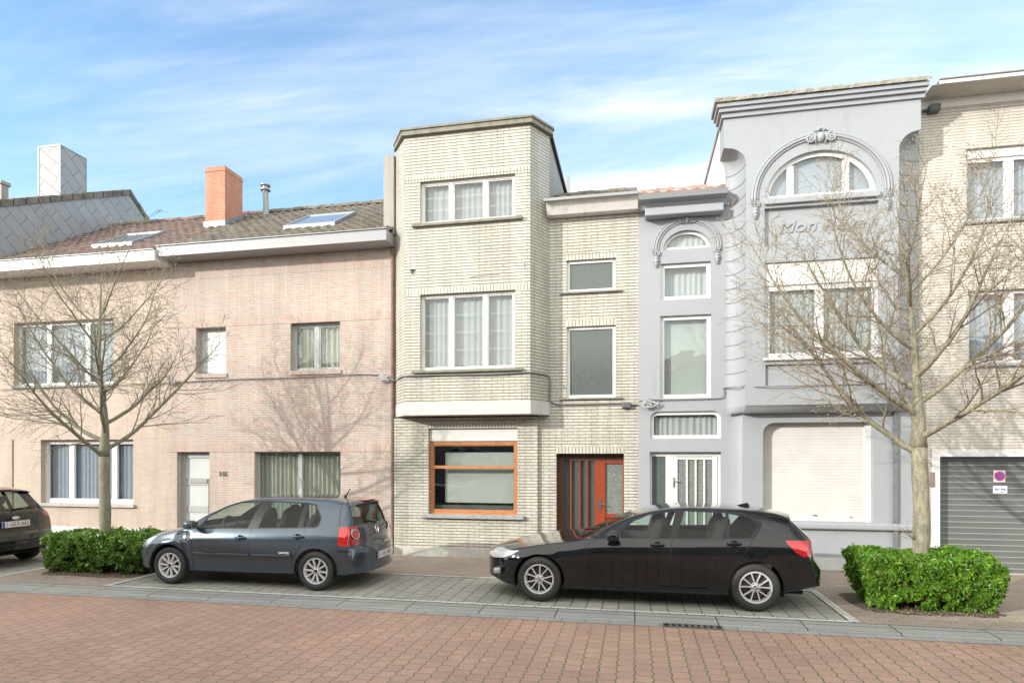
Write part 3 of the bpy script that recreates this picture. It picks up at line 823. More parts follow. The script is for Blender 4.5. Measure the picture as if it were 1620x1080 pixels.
# glazed door in grey with three opal panels
dY2 = W0 + .15; d0, d1 = pd[0], pd[1]; db = MB(); a0 = d0 + .09; a1 = d1 - .05
pnl = [(P(300, 812, dY2)[1], P(300, 766, dY2)[1]), (P(300, 757, dY2)[1], P(300, 724, dY2)[1])]
pnl = [(.10, P(300, 810, dY2)[1]), (P(300, 800, dY2)[1], P(300, 767, dY2)[1]), (P(300, 756, dY2)[1], P(300, 724, dY2)[1])]
db.box(d0 + .002, a0, dY2, dY2 + .06, .04, pd[3] - .002); db.box(a1, d1 - .002, dY2, dY2 + .06, .04, pd[3] - .002)
db.box(a0, a1, dY2, dY2 + .06, pnl[2][1], pd[3] - .002); db.box(a0, a1, dY2 + .005, dY2 + .055, pnl[0][1], pnl[1][0]); db.box(a0, a1, dY2 + .005, dY2 + .055, pnl[1][1], pnl[2][0]); db.box(a0, a1, dY2 + .005, dY2 + .055, .04, .10)
door = db.build('front_door', M['grey_pvc'], ph)
opal = plain('opal_door_panel', (.56, .60, .60), .3, var=.03)
for a, b in pnl:
    g = MB(); g.box(a0 + .001, a1 - .001, dY2 + .02, dY2 + .03, a + .001, b - .001); g.build('door_panel', opal, door)
h = MB(); hx = a1 - .03; h.tube([(hx, dY2 - .06, P(320, 812, dY2)[1]), (hx, dY2 - .06, P(320, 756, dY2)[1])], .016, 8)
for py in (808, 761): zz_ = P(320, py, dY2)[1]; h.tube([(hx, dY2 - .06, zz_), (hx + .02, dY2 + .01, zz_)], .010, 6)
h.build('pull_handle', M['steel'], door)
h = MB(); zz_ = (pnl[1][1] + pnl[2][0]) / 2 + .02; h.bevbox(a0 + .12, a1 - .12, dY2 - .012, dY2 + .004, zz_ - .045, zz_ + .045, .004, 1); h.build('letter_slot', M['steel'], door)
nx_, nz_ = P(353, 749.5, W0)
put_text('house_number', '146', .14, M['dark_metal'], Matrix.Translation((nx_, W0 - .012, nz_)) @ FACE_S, ph, .004, .003)
ex = SX(247.5, 11.53); exr = SX(611, 11.53)
mb = MB(); mb.box(ex, exr, 11.53, 11.56, zg0, zg1); mb.box(ex, exr, 11.56, 12.0 - .001, zg0 + .0, zg0 + .02); pass
mb.prism_x([(11.56, zg1 - .01), (11.56, zg0 + .02), (11.58, zg0 + .02), (11.58, zg1 - .01)], ex, exr)
mb.prism_z([(exr + .001, 11.53), (XL - .03, 11.97), (exr + .001, 11.97)], zg0 + .001, zg1 - .001)
gp = mb.build('eaves_board', M['grey_board'], ph)
mb = MB(); mb.bevbox(ex - .01, exr + .02, 11.50, 11.58, zg1, zg1 + .022, .006, 1); mb.build('gutter_rim', M['zinc'], gp)
PIT = math.tan(R(31.2)); RY = 15.05
def roofz(Y): return zg1 - .02 + (Y - 11.62) * PIT
tile_roof(ph, SX(262, 11.62), XL - .02, 11.62, roofz(11.62), RY, roofz(RY), M['tile_grey'])
def on_roof(px, py, lift=0.0):
    Y = 11.6
    for _ in range(60):
        x, z = P(px, py, Y); e = z - (roofz(Y) + lift)
        Y += e * .35
    return P(px, py, Y)[0], Y, P(px, py, Y)[1]
# chimney
cf = on_roof(339, 360); cy0 = cf[1]
cx0, cx1 = SX(324.8, cy0), SX(355.8, cy0)
zc1 = P(340, 263.5, cy0)[1]
cy1 = cy0
while 810 + F_PX * (cx1 * CT + cy1 * ST) / (-cx1 * ST + cy1 * CT) < 383.4: cy1 += .01
mb = MB(); mb.box(cx0, cx1, cy0, cy1, roofz(cy0) - .2, zc1); mb.box(cx0 - .012, cx1 + .012, cy0 - .012, cy1 + .012, zc1 - .12, zc1 - .05)
chm = mb.build('chimney', M['orange_brick'], ph)
mb = MB(); mb.prism_x([(cy0 - .03, roofz(cy0) - .1), (cy0 - .03, roofz(cy0) + .16), (cy1 + .03, roofz(cy1) + .16), (cy1 + .03, roofz(cy1) - .1)], cx0 - .025, cx1 + .025); mb.build('flashing', M['zinc'], chm)
vp = on_roof(421, 340)
mb = MB(); zt = P(417, 302, vp[1])[1]; mb.tube([(vp[0], vp[1], vp[2] - .2), (vp[0], vp[1], vp[2] + .12)], [.11, .085], 14); mb.tube([(vp[0], vp[1], vp[2] + .1), (vp[0] - .02, vp[1], zt)], .072, 14)
mb.tube([(vp[0] - .02, vp[1], zt), (vp[0] - .02, vp[1], zt + .03)], .13, 14); mb.tube([(vp[0] - .02, vp[1], zt + .03), (vp[0] - .02, vp[1], zt + .12)], .085, 14); mb.tube([(vp[0] - .02, vp[1], zt + .12), (vp[0] - .02, vp[1], zt + .15)], .13, 14)
mb.build('flue_pipe', M['zinc'], ph, smooth=True, auto=40)
def skylight(house, corners):
    """corners: bl, tl, tr, br in photo pixels, lying on the roof"""
    c = [Vector(on_roof(a, b, .06)) for a, b in corners]
    x0 = (c[0].x + c[1].x) / 2; x1 = (c[2].x + c[3].x) / 2; ya = (c[0].y + c[3].y) / 2; yb = (c[1].y + c[2].y) / 2
    f = MB(); t = .07
    def bar(xa, xb, y0, y1, dz=.0):
        f.add([(xa, y0, roofz(y0) + .02), (xb, y0, roofz(y0) + .02), (xb, y1, roofz(y1) + .02), (xa, y1, roofz(y1) + .02),
               (xa, y0, roofz(y0) + .11 + dz), (xb, y0, roofz(y0) + .11 + dz), (xb, y1, roofz(y1) + .11 + dz), (xa, y1, roofz(y1) + .11 + dz)],
              [(4, 5, 6, 7), (0, 1, 5, 4), (1, 2, 6, 5), (2, 3, 7, 6), (3, 0, 4, 7)])
    bar(x0, x0 + t, ya, yb); bar(x1 - t, x1, ya, yb); bar(x0 + t, x1 - t, ya, ya + t); bar(x0 + t, x1 - t, yb - t * 1.3, yb)
    w = f.build('skylight', M['zinc'], house)
    g = MB(); y0, y1 = ya + t, yb - t * 1.3
    g.add([(x0 + t, y0, roofz(y0) + .09), (x1 - t, y0, roofz(y0) + .09), (x1 - t, y1, roofz(y1) + .09), (x0 + t, y1, roofz(y1) + .09)], [(0, 1, 2, 3)])
    t_ = NT('skylight_glass'); t_.col((.36, .40, .44)); t_.set(Roughness=.12, Metallic=.7); g.build('skylight_pane', t_.m, w)
skylight(ph, [(458, 359), (484, 342), (556, 338), (535, 354)])
mb = MB(); mb.tube([(XL - .04, W0 - .035, .03), (XL - .04, W0 - .035, zg0 - .05)], .038, 10); mb.build('downpipe', M['rust'], ph)
mb = MB(); mb.box(XP, XL - .08, W0 - .015, W0 + .01, 0, .16); mb.build('plinth', M['plinth'], ph)
shell(ph, XP + .01, XL - .01, W0 + .22, 19, zg0, M['dull_brick'])

# ================================================================== 3 beige brick house
XB = -14.66
bh = thing('terraced_house', (XB, W0, 0), 'beige brick house at the left with a white eaves board and white three-pane windows', 'house', 'terraced houses')
bw1 = rect(22, 180, 511, 611, W0); bw2 = rect(64.5, 211, 695.5, 795, W0)
XB2 = XB - 1.0
bd = [XB + .15, SX(19, W0), .03, P(19, 695.5, W0)[1]]
zb1 = P(120, 405, 11.5)[1]; zb0 = P(120, 421, 11.5)[1]
mb = MB(); panel(mb, [(XB2, 0), (XP, 0), (XP, zb1), (XB2, zb1)], [R4(q) for q in (bw1, bw2, bd)], W0, .17)
mb.build('front_wall', M['beige_brick'], bh)
sf = lambda a: SX(a, W0 + .12)
w = window(bh, bw1, W0, M['white_pvc'], .075, .12, mull=[sf(78), sf(139)], curtain=('net', M['net_blue']), sill=(M['bluestone'], .05, .05, .05), mw=.13)
w = window(bh, bw2, W0, M['white_pvc'], .085, .12, mull=[sf(113.5), sf(181)], curtain=('net', M['net_blue']), sill=(M['plinth'], .05, .07, .06), mw=.13, sash=.02)
d = MB(); d.bevbox(bd[0], bd[1] - .18, W0 + .14, W0 + .19, .03, bd[3], .004, 1); d.box(bd[1] - .16, bd[1] - .06, W0 + .12, W0 + .19, .03, bd[3]); d.build('front_door', M['grey_pvc'], bh)
mb = MB(); mb.box(XB2, bd[0], W0 - .02, W0 + .01, 0, .42); mb.box(bd[1], XP, W0 - .02, W0 + .01, 0, .42); mb.build('plinth', plain('white_painted_plinth', (.58, .59, .62), .7, var=.08), bh)
mb = MB(); mb.box(XB2, ex - .005, 11.47, 11.50, zb0, zb1); mb.box(XB2, ex - .005, 11.50, 11.999, zb0, zb0 + .02); mb.box(ex - .025, ex - .005, 11.50, 11.999, zb0 + .02, zb1)
gp = mb.build('eaves_board', M['white_board'], bh)
mb = MB(); mb.bevbox(XB2, ex, 11.44, 11.52, zb1, zb1 + .022, .006, 1); mb.build('gutter_rim', M['zinc'], gp)
ro = tile_roof(bh, XB + .01, SX(262, 11.62) - .005, 11.62, roofz(11.62), RY, roofz(RY), M['tile_brown'])
skylight(bh, [(153, 390.5), (187, 374), (253, 367), (225.5, 383)])
shell(bh, XB + .01, XP - .01, W0 + .22, 19, zb0, M['dull_brick'])

# ================================================================== 4 slate gabled house beyond
GX0 = XB - .01
sl = thing('terraced_house', (GX0, W0, 0), 'taller house at far left with a pale slate-clad gable and a slate-clad chimney', 'house', 'terraced houses')
def gz(px, py):                       # point on the gable plane
    Y = 12.0
    u = (px - 810) / F_PX; k = (u * CT - ST) / (CT + u * ST); Y = GX0 / k
    return Y, EYE - (py - HOR) * (-GX0 * ST + Y * CT) / F_PX
ga = gz(0, 320); gb = gz(205, 303); gc = gz(236, 351)
sl1 = (gb[1] - ga[1]) / (gb[0] - ga[0]); sl2 = (gc[1] - gb[1]) / (gc[0] - gb[0])
yf_ = 11.55; zf_ = ga[1] - sl1 * (ga[0] - yf_); yr_ = 19.0; zr_ = gb[1] + sl2 * (yr_ - gb[0])
prof = [(yf_, zb1 - .04), (yr_, zb1 - .04), (yr_, zr_), (gb[0], gb[1]), (yf_, zf_)]
mb = MB(); mb.prism_x(prof, GX0 - .12, GX0); mb.build('gable_wall', M['slate'], sl)
mb = MB(); mb.prism_x([(12.02, 0), (12.12, 0), (12.12, zf_), (12.02, zf_)], GX0 - 6, XB2 - .01); mb.build('front_wall', M['beige_brick'], sl)
mb = MB()
for k in range(13):                   # verge tiles up the front slope, down the rear
    y0 = yf_ - .1 + k * (gb[0] - yf_ + .1) / 13; y1 = y0 + (gb[0] - yf_ + .1) / 13 + .02
    z = lambda y: zf_ + sl1 * (y - yf_)
    mb.prism_x([(y0, z(y0) - .10), (y1, z(y1) - .10), (y1, z(y1) + .04), (y0, z(y0) + .075)], GX0 - .2, GX0 + .035)
for k in range(10):
    y0 = gb[0] + k * .32; y1 = y0 + .34; z = lambda y: gb[1] + sl2 * (y - gb[0])
    mb.prism_x([(y0, z(y0) - .10), (y1, z(y1) - .10), (y1, z(y1) + .04), (y0, z(y0) + .07)], GX0 - .2, GX0 + .035)
mb.build('verge_tiles', M['tile_grey'], sl)
mb = MB(); mb.add([(GX0 - 6, yf_ - .1, zf_ - .04), (GX0 - .1, yf_ - .1, zf_ - .04), (GX0 - .1, gb[0], gb[1] + .01), (GX0 - 6, gb[0], gb[1] + .01), (GX0 - .1, yr_, zr_), (GX0 - 6, yr_, zr_)], [(0, 1, 2, 3), (3, 2, 4, 5)]); mb.build('roof', M['tile_grey'], sl)
c0 = gz(95, 230); c1_ = gz(136, 254)
xch = SX(61.5, c0[0])
mb = MB(); mb.box(xch, GX0 + .004, c0[0], c1_[0], zf_ + .2, c0[1]); chm = mb.build('chimney', M['slate'], sl)
mb = MB()
for (x_, y_) in ((xch, c0[0]), (GX0 + .004, c0[0]), (GX0 + .004, c1_[0])): mb.box(x_ - .012, x_ + .012, y_ - .012, y_ + .012, zf_ + 1, c0[1] + .005)
mb.box(xch - .01, GX0 + .015, c0[0] - .012, c1_[0] + .012, c0[1], c0[1] + .025); mb.build('corner_trim', M['zinc'], chm)
xq = SX(2, 13.8); zq = P(5, 290, 13.8)[1]
mb = MB(); mb.box(xq - .7, xq, 13.8, 14.0, zf_, zq); mb.box(xq - .75, xq + .04, 13.76, 14.04, zq, zq + .09); mb.build('chimney', M['concrete'], sl)

# ================================================================== 5 grey rendered house
XG = SX(1454, W0)
gh = thing('terraced_house', (XC, W0, 0), 'blue-grey rendered house with a projecting bay, arched windows and a white front door', 'house', 'terraced houses')
GY5 = W0
xs5 = SX(1175, W0 - .10)
z_cor = P(1016, 320, W0)[1]
# narrow left part
a_x0, a_x1 = SX(1049, W0), SX(1124.5, W0); a_zs = P(1049, 395.5, W0)[1]; a_zt = a_zs + (P(1087, 361, W0)[1] - P(1087, 390.5, W0)[1])
g1 = arch(a_x0, a_x1, a_zs, a_zt, 22)
g2 = rect(1045, 1124.5, 417.5, 475, W0); g3 = rect(1044.5, 1125.2, 500, 630, W0)
g4r = rect(1028.5, 1141, 651, 693.5, W0); g4 = roundtop(*g4r, .14)
gd = rect(1028, 1141, 714.5, 880, W0); gd[2] = .03
mb = MB(); panel(mb, [(XC, 0), (xs5, 0), (xs5, z_cor + .2), (XC, z_cor + .2)], [g1, R4(g2), R4(g3), g4, R4(gd)], W0, .12)
mb.build('front_wall', M['grey_paint'], gh)
def ring_frame(poly, w_, yf, house, name='window', mull=(), pane=None, cur=None):
    inn = inset(poly, w_); xs = [p[0] for p in poly]; zs = [p[1] for p in poly]
    return window(house, [min(xs), max(xs), min(zs), max(zs)], yf, M['white_pvc'], w_, .0, mull=mull, shape=(poly, inn), mw=.11, curtain=cur, mat_pane=pane, cur_rec=.1)
ring_frame(g1, .055, W0 + .07, gh, cur=('net', M['net']))
window(gh, g2, W0, M['white_pvc'], .075, .06, curtain=('net', M['net']), cur_rec=.16)
window(gh, g3, W0, M['white_pvc'], .075, .06, curtain=('flat', M['blind']), cur_rec=.12)
ring_frame(g4, .065, W0 + .05, gh, cur=('net', M['net']))
# white door with four ornamental glass strips
dY5 = W0 + .10; q = lambda a: SX(a, dY5)
zd1 = P(1072, 724, dY5)[1]
df = MB(); df.box(gd[0] + .001, gd[0] + .045, dY5, dY5 + .06, .03, gd[3] - .001); df.box(gd[0] + .045, gd[1] - .001, dY5 + .004, dY5 + .06, zd1 + .03, gd[3] - .001)
df.box(q(1053), q(1061), dY5, dY5 + .06, .03, zd1 + .03); df.box(gd[1] - .05, gd[1] - .001, dY5, dY5 + .06, .03, zd1 + .03)
fr = df.build('door_frame', M['white_pvc'], gh)
g = MB(); g.box(gd[0] + .045, q(1053), dY5 + .02, dY5 + .03, .03, zd1 + .03); g.build('sidelight_glass', M['wave_glass'], fr)
dl = MB(); zb_ = .55
dl.bevbox(q(1061) + .004, q(1072), dY5 - .015, dY5 + .045, .05, zd1 + .026, .005, 1); dl.bevbox(q(1127), gd[1] - .054, dY5 - .015, dY5 + .045, .05, zd1 + .026, .005, 1)
dl.box(q(1072), q(1127), dY5 - .01, dY5 + .04, .05, zb_); dl.box(q(1072), q(1127), dY5 - .01, dY5 + .04, zd1 - .03, zd1 + .02)
for a in (1086.5, 1100.5, 1114): dl.box(q(a) - .016, q(a) + .016, dY5 - .02, dY5 + .03, zb_, zd1 - .03)
door = dl.build('front_door', M['white_pvc'], gh)
g = MB(); g.box(q(1072) - .01, q(1127) + .01, dY5 + .01, dY5 + .02, zb_ - .01, zd1 - .02); g.build('door_glass', M['lace_glass'], door)
h = MB(); hz = P(1065, 760, dY5)[1]; hx = q(1066.5); h.tube([(hx, dY5 - .01, hz), (hx, dY5 - .06, hz), (hx + .10, dY5 - .06, hz)], .010, 8); h.bevbox(hx - .018, hx + .018, dY5 - .022, dY5 - .012, hz - .13, hz + .06, .004, 1); h.build('handle', M['steel'], door)
# arch moulding helper
def hood(house, cx, zs, rx, rz, Y, w_=.10, proj=.05, drop=.10, name='arch_moulding'):
    mb = MB()
    for (off, ww, pr) in ((0, .035, proj), (.045, .028, proj * .7), (-.042, .022, proj * .5)):
        pts = []
        for i in range(37):
            a = math.pi * i / 36; pts.append((cx + (rx + off) * math.cos(a), Y - pr * .3, zs + (rz + off) * math.sin(a)))
        pts = [(pts[0][0], pts[0][1], zs - drop)] + pts + [(pts[-1][0], pts[-1][1], zs - drop)]
        mb.tube(pts, ww * .75, 8)
    for s in (-1, 1):     # volutes and pendants at the feet
        bx = cx + s * rx; pts = []
        for i in range(20):
            a = i / 19 * 3.4 * math.pi; rr = .062 * (1 - i / 24); pts.append((bx - s * .02 + rr * math.cos(a) * s, Y - .03, zs - drop - .03 + rr * math.sin(a)))
        mb.tube(pts, .014, 6)
        for k, (dz, r_) in enumerate(((.12, .045), (.17, .055), (.225, .04), (.27, .022))):
            mb.lathe_y([(0, -.05), (r_, -.025), (r_, .0)], bx - s * .01, zs - drop - dz, 12, Y - .005)
    return mb.build(name, M['grey_paint'], house, smooth=True)
def keystone(house, cx, zc, Y, s=1.0):
    mb = MB()
    bm = bmesh.new(); bmesh.ops.create_uvsphere(bm, u_segments=14, v_segments=10, radius=1)
    def blob(x, z, rx, rz, ry=.05):
        bm.verts.index_update(); mb.add([(cx + x * s + v.co.x * rx * s, Y - .01 + v.co.y * ry, zc + z * s + v.co.z * rz * s) for v in bm.verts], [[v.index for v in f.verts] for f in bm.faces])
    blob(0, -.01, .065, .095, .075); blob(0, .14, .035, .035); blob(-.045, .11, .03, .03); blob(.045, .11, .03, .03)
    for k in (-1, 1):
        pts = []
        for i in range(26):
            a = i / 25 * 3.3 * math.pi + math.pi * .5; rr = .085 * s * (1 - i / 30)
            pts.append((cx + k * (.175 * s + rr * math.cos(a)), Y - .035, zc - .02 * s + rr * math.sin(a)))
        mb.tube(pts, .019 * s, 7)
        mb.tube([(cx + k * .075 * s, Y - .03, zc - .12 * s), (cx + k * .095 * s, Y - .04, zc - .02 * s), (cx + k * .07 * s, Y - .03, zc + .08 * s)], [.012 * s, .02 * s, .01 * s], 7)
        mb.tube([(cx, Y - .03, zc + .15 * s), (cx + k * .06 * s, Y - .03, zc + .13 * s), (cx + k * .12 * s, Y - .02, zc + .08 * s)], [.02 * s, .016 * s, .01 * s], 6)
    bm.free()
    return mb.build('keystone_ornament', M['grey_paint'], house, smooth=True)
acx = (a_x0 + a_x1) / 2
hood(gh, acx, a_zs + .02, (a_x1 - a_x0) / 2 + .13, a_zt - a_zs + .17, W0, drop=.06)
keystone(gh, acx, a_zt + .19, W0, .72)
# cornice of the narrow part
k1 = SX(1152, 11.62)
mb = MB(); zc_ = P(1010, 309, 11.62)[1]
mb.prism_x([(W0 + .1, zc_ - .19), (11.86, zc_ - .19), (11.80, zc_ - .10), (11.64, zc_ - .075), (11.60, zc_), (W0 + .1, zc_)], XC + .002, k1)
mb.bevbox(XC + .12, SX(1145, 11.80), 11.76, W0, zc_ - .34, zc_ - .191, .02, 2); mb.build('cornice', M['grey_paint'], gh)
tile_roof(gh, XC + .03, 1.62, 11.66, zc_ + .01, 14.2, zc_ + .01 + 2.54 * .425, M['tile_red'])
# ground floor of the bay part, stands 10 cm forward with a cove at its left edge
JY = W0 - .10
z_so = P(1180, 655, W0)[1]
sh_r = rect(1207, 1382, 668.5, 823.5, JY); shp = roundtop(*sh_r, .20, 8, False)
mb = MB(); panel(mb, [(xs5, 0), (XG, 0), (XG, z_so + .25), (xs5, z_so + .25)], [shp], JY, .20)
nn = 8
pl = [(xs5 - .26 + .26 * math.sin(math.pi / 2 * i / nn), W0 - .10 * (1 - math.cos(math.pi / 2 * i / nn))) for i in range(nn + 1)]
mb.add([(x, y - .001, 0) for x, y in pl] + [(x, y - .001, z_so + .12) for x, y in pl], [(i, i + 1, nn + 2 + i, nn + 1 + i) for i in range(nn)])
mb.build('bay_ground_wall', M['grey_paint'], gh)
s = MB(); s.box(sh_r[0] - .02, sh_r[1] - .10, JY + .17, JY + .19, sh_r[2], sh_r[3] + .02); sh = s.build('roller_shutter', M['shutter'], gh)
s = MB(); s.box(sh_r[1] - .10, sh_r[1] - .001, JY + .12, JY + .20, sh_r[2], sh_r[3] + .01); s.build('guide_rail', M['white_pvc'], sh)
s = MB(); zz_ = P(1290, 816, JY)[1]; s.box(SX(1286, JY + .17), SX(1293, JY + .17), JY + .155, JY + .171, zz_ - .008, zz_ + .008); s.box(SX(1344, JY + .17), SX(1349, JY + .17), JY + .160, JY + .171, zz_ - .03, zz_ - .02); s.build('shutter_stop', M['dark_metal'], sh)
zl = sh_r[2]
mb = MB(); mb.bevbox(xs5 + .02, XG - .02, JY - .09, JY + .17, zl - .125, zl - .004, .035, 3); mb.build('ledge', M['grey_paint'], gh)
mb = MB(); mb.box(xs5 + .01, XG, JY - .025, JY + .01, 0, .24); mb.box(XC, xs5 - .28, W0 - .025, W0 + .01, 0, .24); mb.build('plinth', plain('pale_grey_plinth', (.56, .57, .57), .7, var=.06, bump=.1), gh)
px_ = SX(1417, JY - .03)
mb = MB(); mb.box(px_ - .035, px_ + .035, JY - .05, JY - .003, .03, z_so + .05); mb.build('downpipe', plain('dark_grey_downpipe', (.17, .18, .19), .6), gh)
# bay upper body
UY = 11.5
fx0, fx1 = SX(1180, UY), SX(1422.5, UY)
tx0, tx1 = SX(1145, UY), SX(1457, UY)
aw0, aw1 = SX(1147, W0), XG - .003
z_b0 = P(1181, 641, UY)[1]; z_t = P(1145, 181, UY)[1]
zaR0, zaR1 = P(1423, 236, UY)[1], P(1455, 205, UY)[1]; zaL0, zaL1 = zaR0, zaR1
def fxl(z): return fx0 if z <= zaL0 else (fx0 + (tx0 - fx0) * math.sqrt(max(0, 1 - (1 - min(1, (z - zaL0) / (zaL1 - zaL0))) ** 2)) if z < zaL1 else tx0)
def fxr(z): return fx1 if z <= zaR0 else (fx1 + (tx1 - fx1) * (1 - math.sqrt(max(0, 1 - min(1, (z - zaR0) / (zaR1 - zaR0)) ** 2))) if z < zaR1 else tx1)
def fxl(z): return fx0 if z <= zaL0 else (fx0 + (tx0 - fx0) * (1 - math.sqrt(max(0, 1 - min(1, (z - zaL0) / (zaL1 - zaL0)) ** 2))) if z < zaL1 else tx0)
zs_ = [zaL0 + (zaL1 - zaL0) * i / 10 for i in range(11)]
left = [(fx0, z_b0)] + [(fxl(z), z) for z in zs_] + [(tx0, z_t)]
right = [(fx1, z_b0)] + [(fxr(z), z) for z in zs_] + [(tx1, z_t)]
outer = right[::1]; outer = [(fx0, z_b0)] + right + [(tx0, z_t)] + [(fxl(z), z) for z in reversed(zs_)]
u_arch = arch(SX(1210.5, UY), SX(1388, UY), P(1210.5, 316, UY)[1], P(1210.5, 316, UY)[1] + (P(1299, 237, UY)[1] - P(1299, 309, UY)[1]), 30)
u_pan = rect(1209.5, 1390, 330, 391, UY); u_win = rect(1210, 1391, 416, 566.5, UY)
u_low = rect(1211, 1391, 577, 610, UY)
mb = MB(); panel(mb, outer, [u_arch, R4(u_pan), R4(u_win), R4(u_low)], UY, .13)
mb.add([(p[0], UY + .05, p[1]) for p in R4(u_low)], [(0, 1, 2, 3)])
mb.add([(p[0], UY + .075, p[1]) for p in R4(u_pan)], [(0, 1, 2, 3)])
N = 12
allz = [z_b0 + (zaL0 - z_b0) * i / 26 for i in range(26)] + zs_ + [z_t]
for side_ in (0, 1):
    vs = []
    for z in allz:
        for i in range(N + 1):
            a = math.pi / 2 * i / N
            if side_ == 0:
                xw = aw0 - (aw0 - tx0 + .0) * (fx0 - fxl(z)) / (fx0 - tx0)
                x = xw + (fxl(z) - xw) * math.sin(a); y = W0 - (W0 - UY) * (1 - math.cos(a))
            else:
                xw = aw1
                x = xw - (xw - fxr(z)) * math.sin(a); y = W0 - (W0 - UY) * (1 - math.cos(a))
            vs.append((x, y, z))
    fs = []
    for k in range(len(allz) - 1):
        for i in range(N):
            f = (k * (N + 1) + i, k * (N + 1) + i + 1, (k + 1) * (N + 1) + i + 1, (k + 1) * (N + 1) + i)
            fs.append(f if side_ == 0 else f[::-1])
    mb.add(vs, fs)
bay = mb.build('bay', M['grey_paint'], gh)
gv = MB()
for k in range(1, 17):
    z = z_b0 + .10 + k * .262
    if z > zaL0 + .02: break
    for side_ in (0, 1):
        pts = []
        for i in range(N + 1):
            a = math.pi / 2 * i / N; y = W0 - (W0 - UY) * (1 - math.cos(a)) - .001
            x = aw0 + (fx0 - aw0) * math.sin(a) if side_ == 0 else aw1 - (aw1 - fx1) * math.sin(a)
            pts.append((x - .002 * (1 if side_ == 0 else -1), y - .002, z))
        gv.tube(pts, .006, 5)
gv.build('groove_lines', plain('grey_joint', (.22, .24, .26), .8), bay)
# cove soffit under the bay
mb = MB(); vs = []; segs = 6
bot = [(aw0, W0 - .10)] + [(aw0 + (fx0 - aw0) * math.sin(math.pi / 2 * i / N), W0 - .10 - (W0 - .1 - UY) * (1 - math.cos(math.pi / 2 * i / N))) for i in range(1, N + 1)] + [(aw1 - (aw1 - fx1) * math.sin(math.pi / 2 * i / N), W0 - .10 - (W0 - .1 - UY) * (1 - math.cos(math.pi / 2 * i / N))) for i in range(N, -1, -1)]
n_ = len(bot)
for k in range(segs + 1):
    f = k / segs
    for x, y in bot: vs.append((x, y + (W0 - .1 - y) * f, z_b0 - (z_b0 - z_so) * (1 - (1 - f) ** 2) * 1.0))
mb.add(vs, [(k * n_ + i, (k + 1) * n_ + i, (k + 1) * n_ + i + 1, k * n_ + i + 1) for k in range(segs) for i in range(n_ - 1)])
mb.build('bay_soffit', M['grey_paint'], bay, smooth=True)
ring_frame(u_arch, .075, UY + .07, gh, mull=[SX(1250, UY + .07), SX(1338, UY + .07)], cur=('flat', M['net_blue']))
ucx = (SX(1210.5, UY) + SX(1388, UY)) / 2
hood(gh, ucx, u_arch[0][1] + .05, (SX(1388, UY) - SX(1210.5, UY)) / 2 + .17, .90 + .10 - .02, UY, proj=.07, drop=.10)
keystone(gh, ucx, max(p[1] for p in u_arch) + .22, UY, 1.0)
mb = MB(); xa5, xb5 = SX(1209.5, UY), SX(1391, UY); zz_ = u_arch[0][1]
mb.bevbox(xa5, xb5, UY - .06, UY + .1, zz_ - .105, zz_ - .003, .012, 2); mb.build('sill', M['grey_paint'], bay)
put_text('inscription', 'Mon R\u00eave', .30, M['grey_paint'], Matrix.Translation(((u_pan[0] + u_pan[1]) / 2 + .02, UY + .066, (u_pan[2] + u_pan[3]) / 2)) @ FACE_S, gh, .012, 0.0, sx=1.15)
w = window(gh, u_win, UY, M['white_pvc'], .09, .07, mull=[SX(1296, UY + .07)], curtain=('net', M['net']), box=.40, mw=.14)
mb = MB(); mb.bevbox(u_win[0] - .03, u_win[1] + .03, UY - .05, UY + .12, u_win[2] - .05, u_win[2] - .002, .01, 1); mb.build('sill', M['white_pvc'], w)
# big cornice
zk0 = P(1145, 183, UY)[1]
def cornice_ring(e0, e1, z0, z1):
    mb.prism_z([(tx0 - e0, UY + .42), (tx0 - e0, UY - e0), (tx1 + e1, UY - e0), (tx1 + e1, UY + .42)], z0, z1)
mb = MB(); cornice_ring(.04, .05, zk0 - .06, zk0 + .02); cornice_ring(.09, .06, zk0 + .02, zk0 + .09); cornice_ring(.13, .08, zk0 + .09, zk0 + .16)
mb.build('cornice', M['grey_paint'], gh)
# rough mossy coping
mb = MB(); rnd = random.Random(3); x = tx0 - .17; vs = []; nseg = 70
prof_n = 6
for i in range(nseg + 1):
    x = tx0 - .17 + (tx1 + .10 - tx0 + .17) * i / nseg
    for (y, z) in ((UY - .17, zk0 + .16), (UY - .175, zk0 + .21), (UY - .14, zk0 + .245), (UY + .3, zk0 + .26)):
        vs.append((x, y + rnd.uniform(-.008, .008), z + (rnd.uniform(-.012, .014) if z > zk0 + .17 else 0)))
mb.add(vs, [(i * 4 + k, (i + 1) * 4 + k, (i + 1) * 4 + k + 1, i * 4 + k + 1) for i in range(nseg) for k in range(3)])
mb.box(tx0 - .17, tx0 + .1, UY - .165, UY + .42, zk0 + .161, zk0 + .24); mb.box(tx0 - .03, tx0 + .1, UY + .42, 15, zk0 + .02, zk0 + .10); mb.build('coping', M['moss_stone'], gh)
mb = MB(); mb.box(tx0 + .001, tx0 + .1, W0 - .001, 15.0, z_cor + .21, zk0 + .02); mb.box(XG - .12, XG - .02, W0 + .14, 15.0, z_cor - .3, zk0 + .1); mb.box(tx0 + .1, XG - .12, 14.9, 15.0, z_cor - .3, zk0 + .1); mb.box(tx0 + .1, XG - .12, UY + .14, 14.9, zk0 + .0, zk0 + .1); mb.box(XC + .01, XC + .1, W0 + .14, 19, 0, z_cor - .3); mb.box(XG - .1, XG - .01, W0 + .14, 19, 0, z_cor); mb.box(XC + .1, XG - .1, 18.9, 19, 0, z_cor - .3)
mb.build('rear_walls', M['white_paint'], gh)
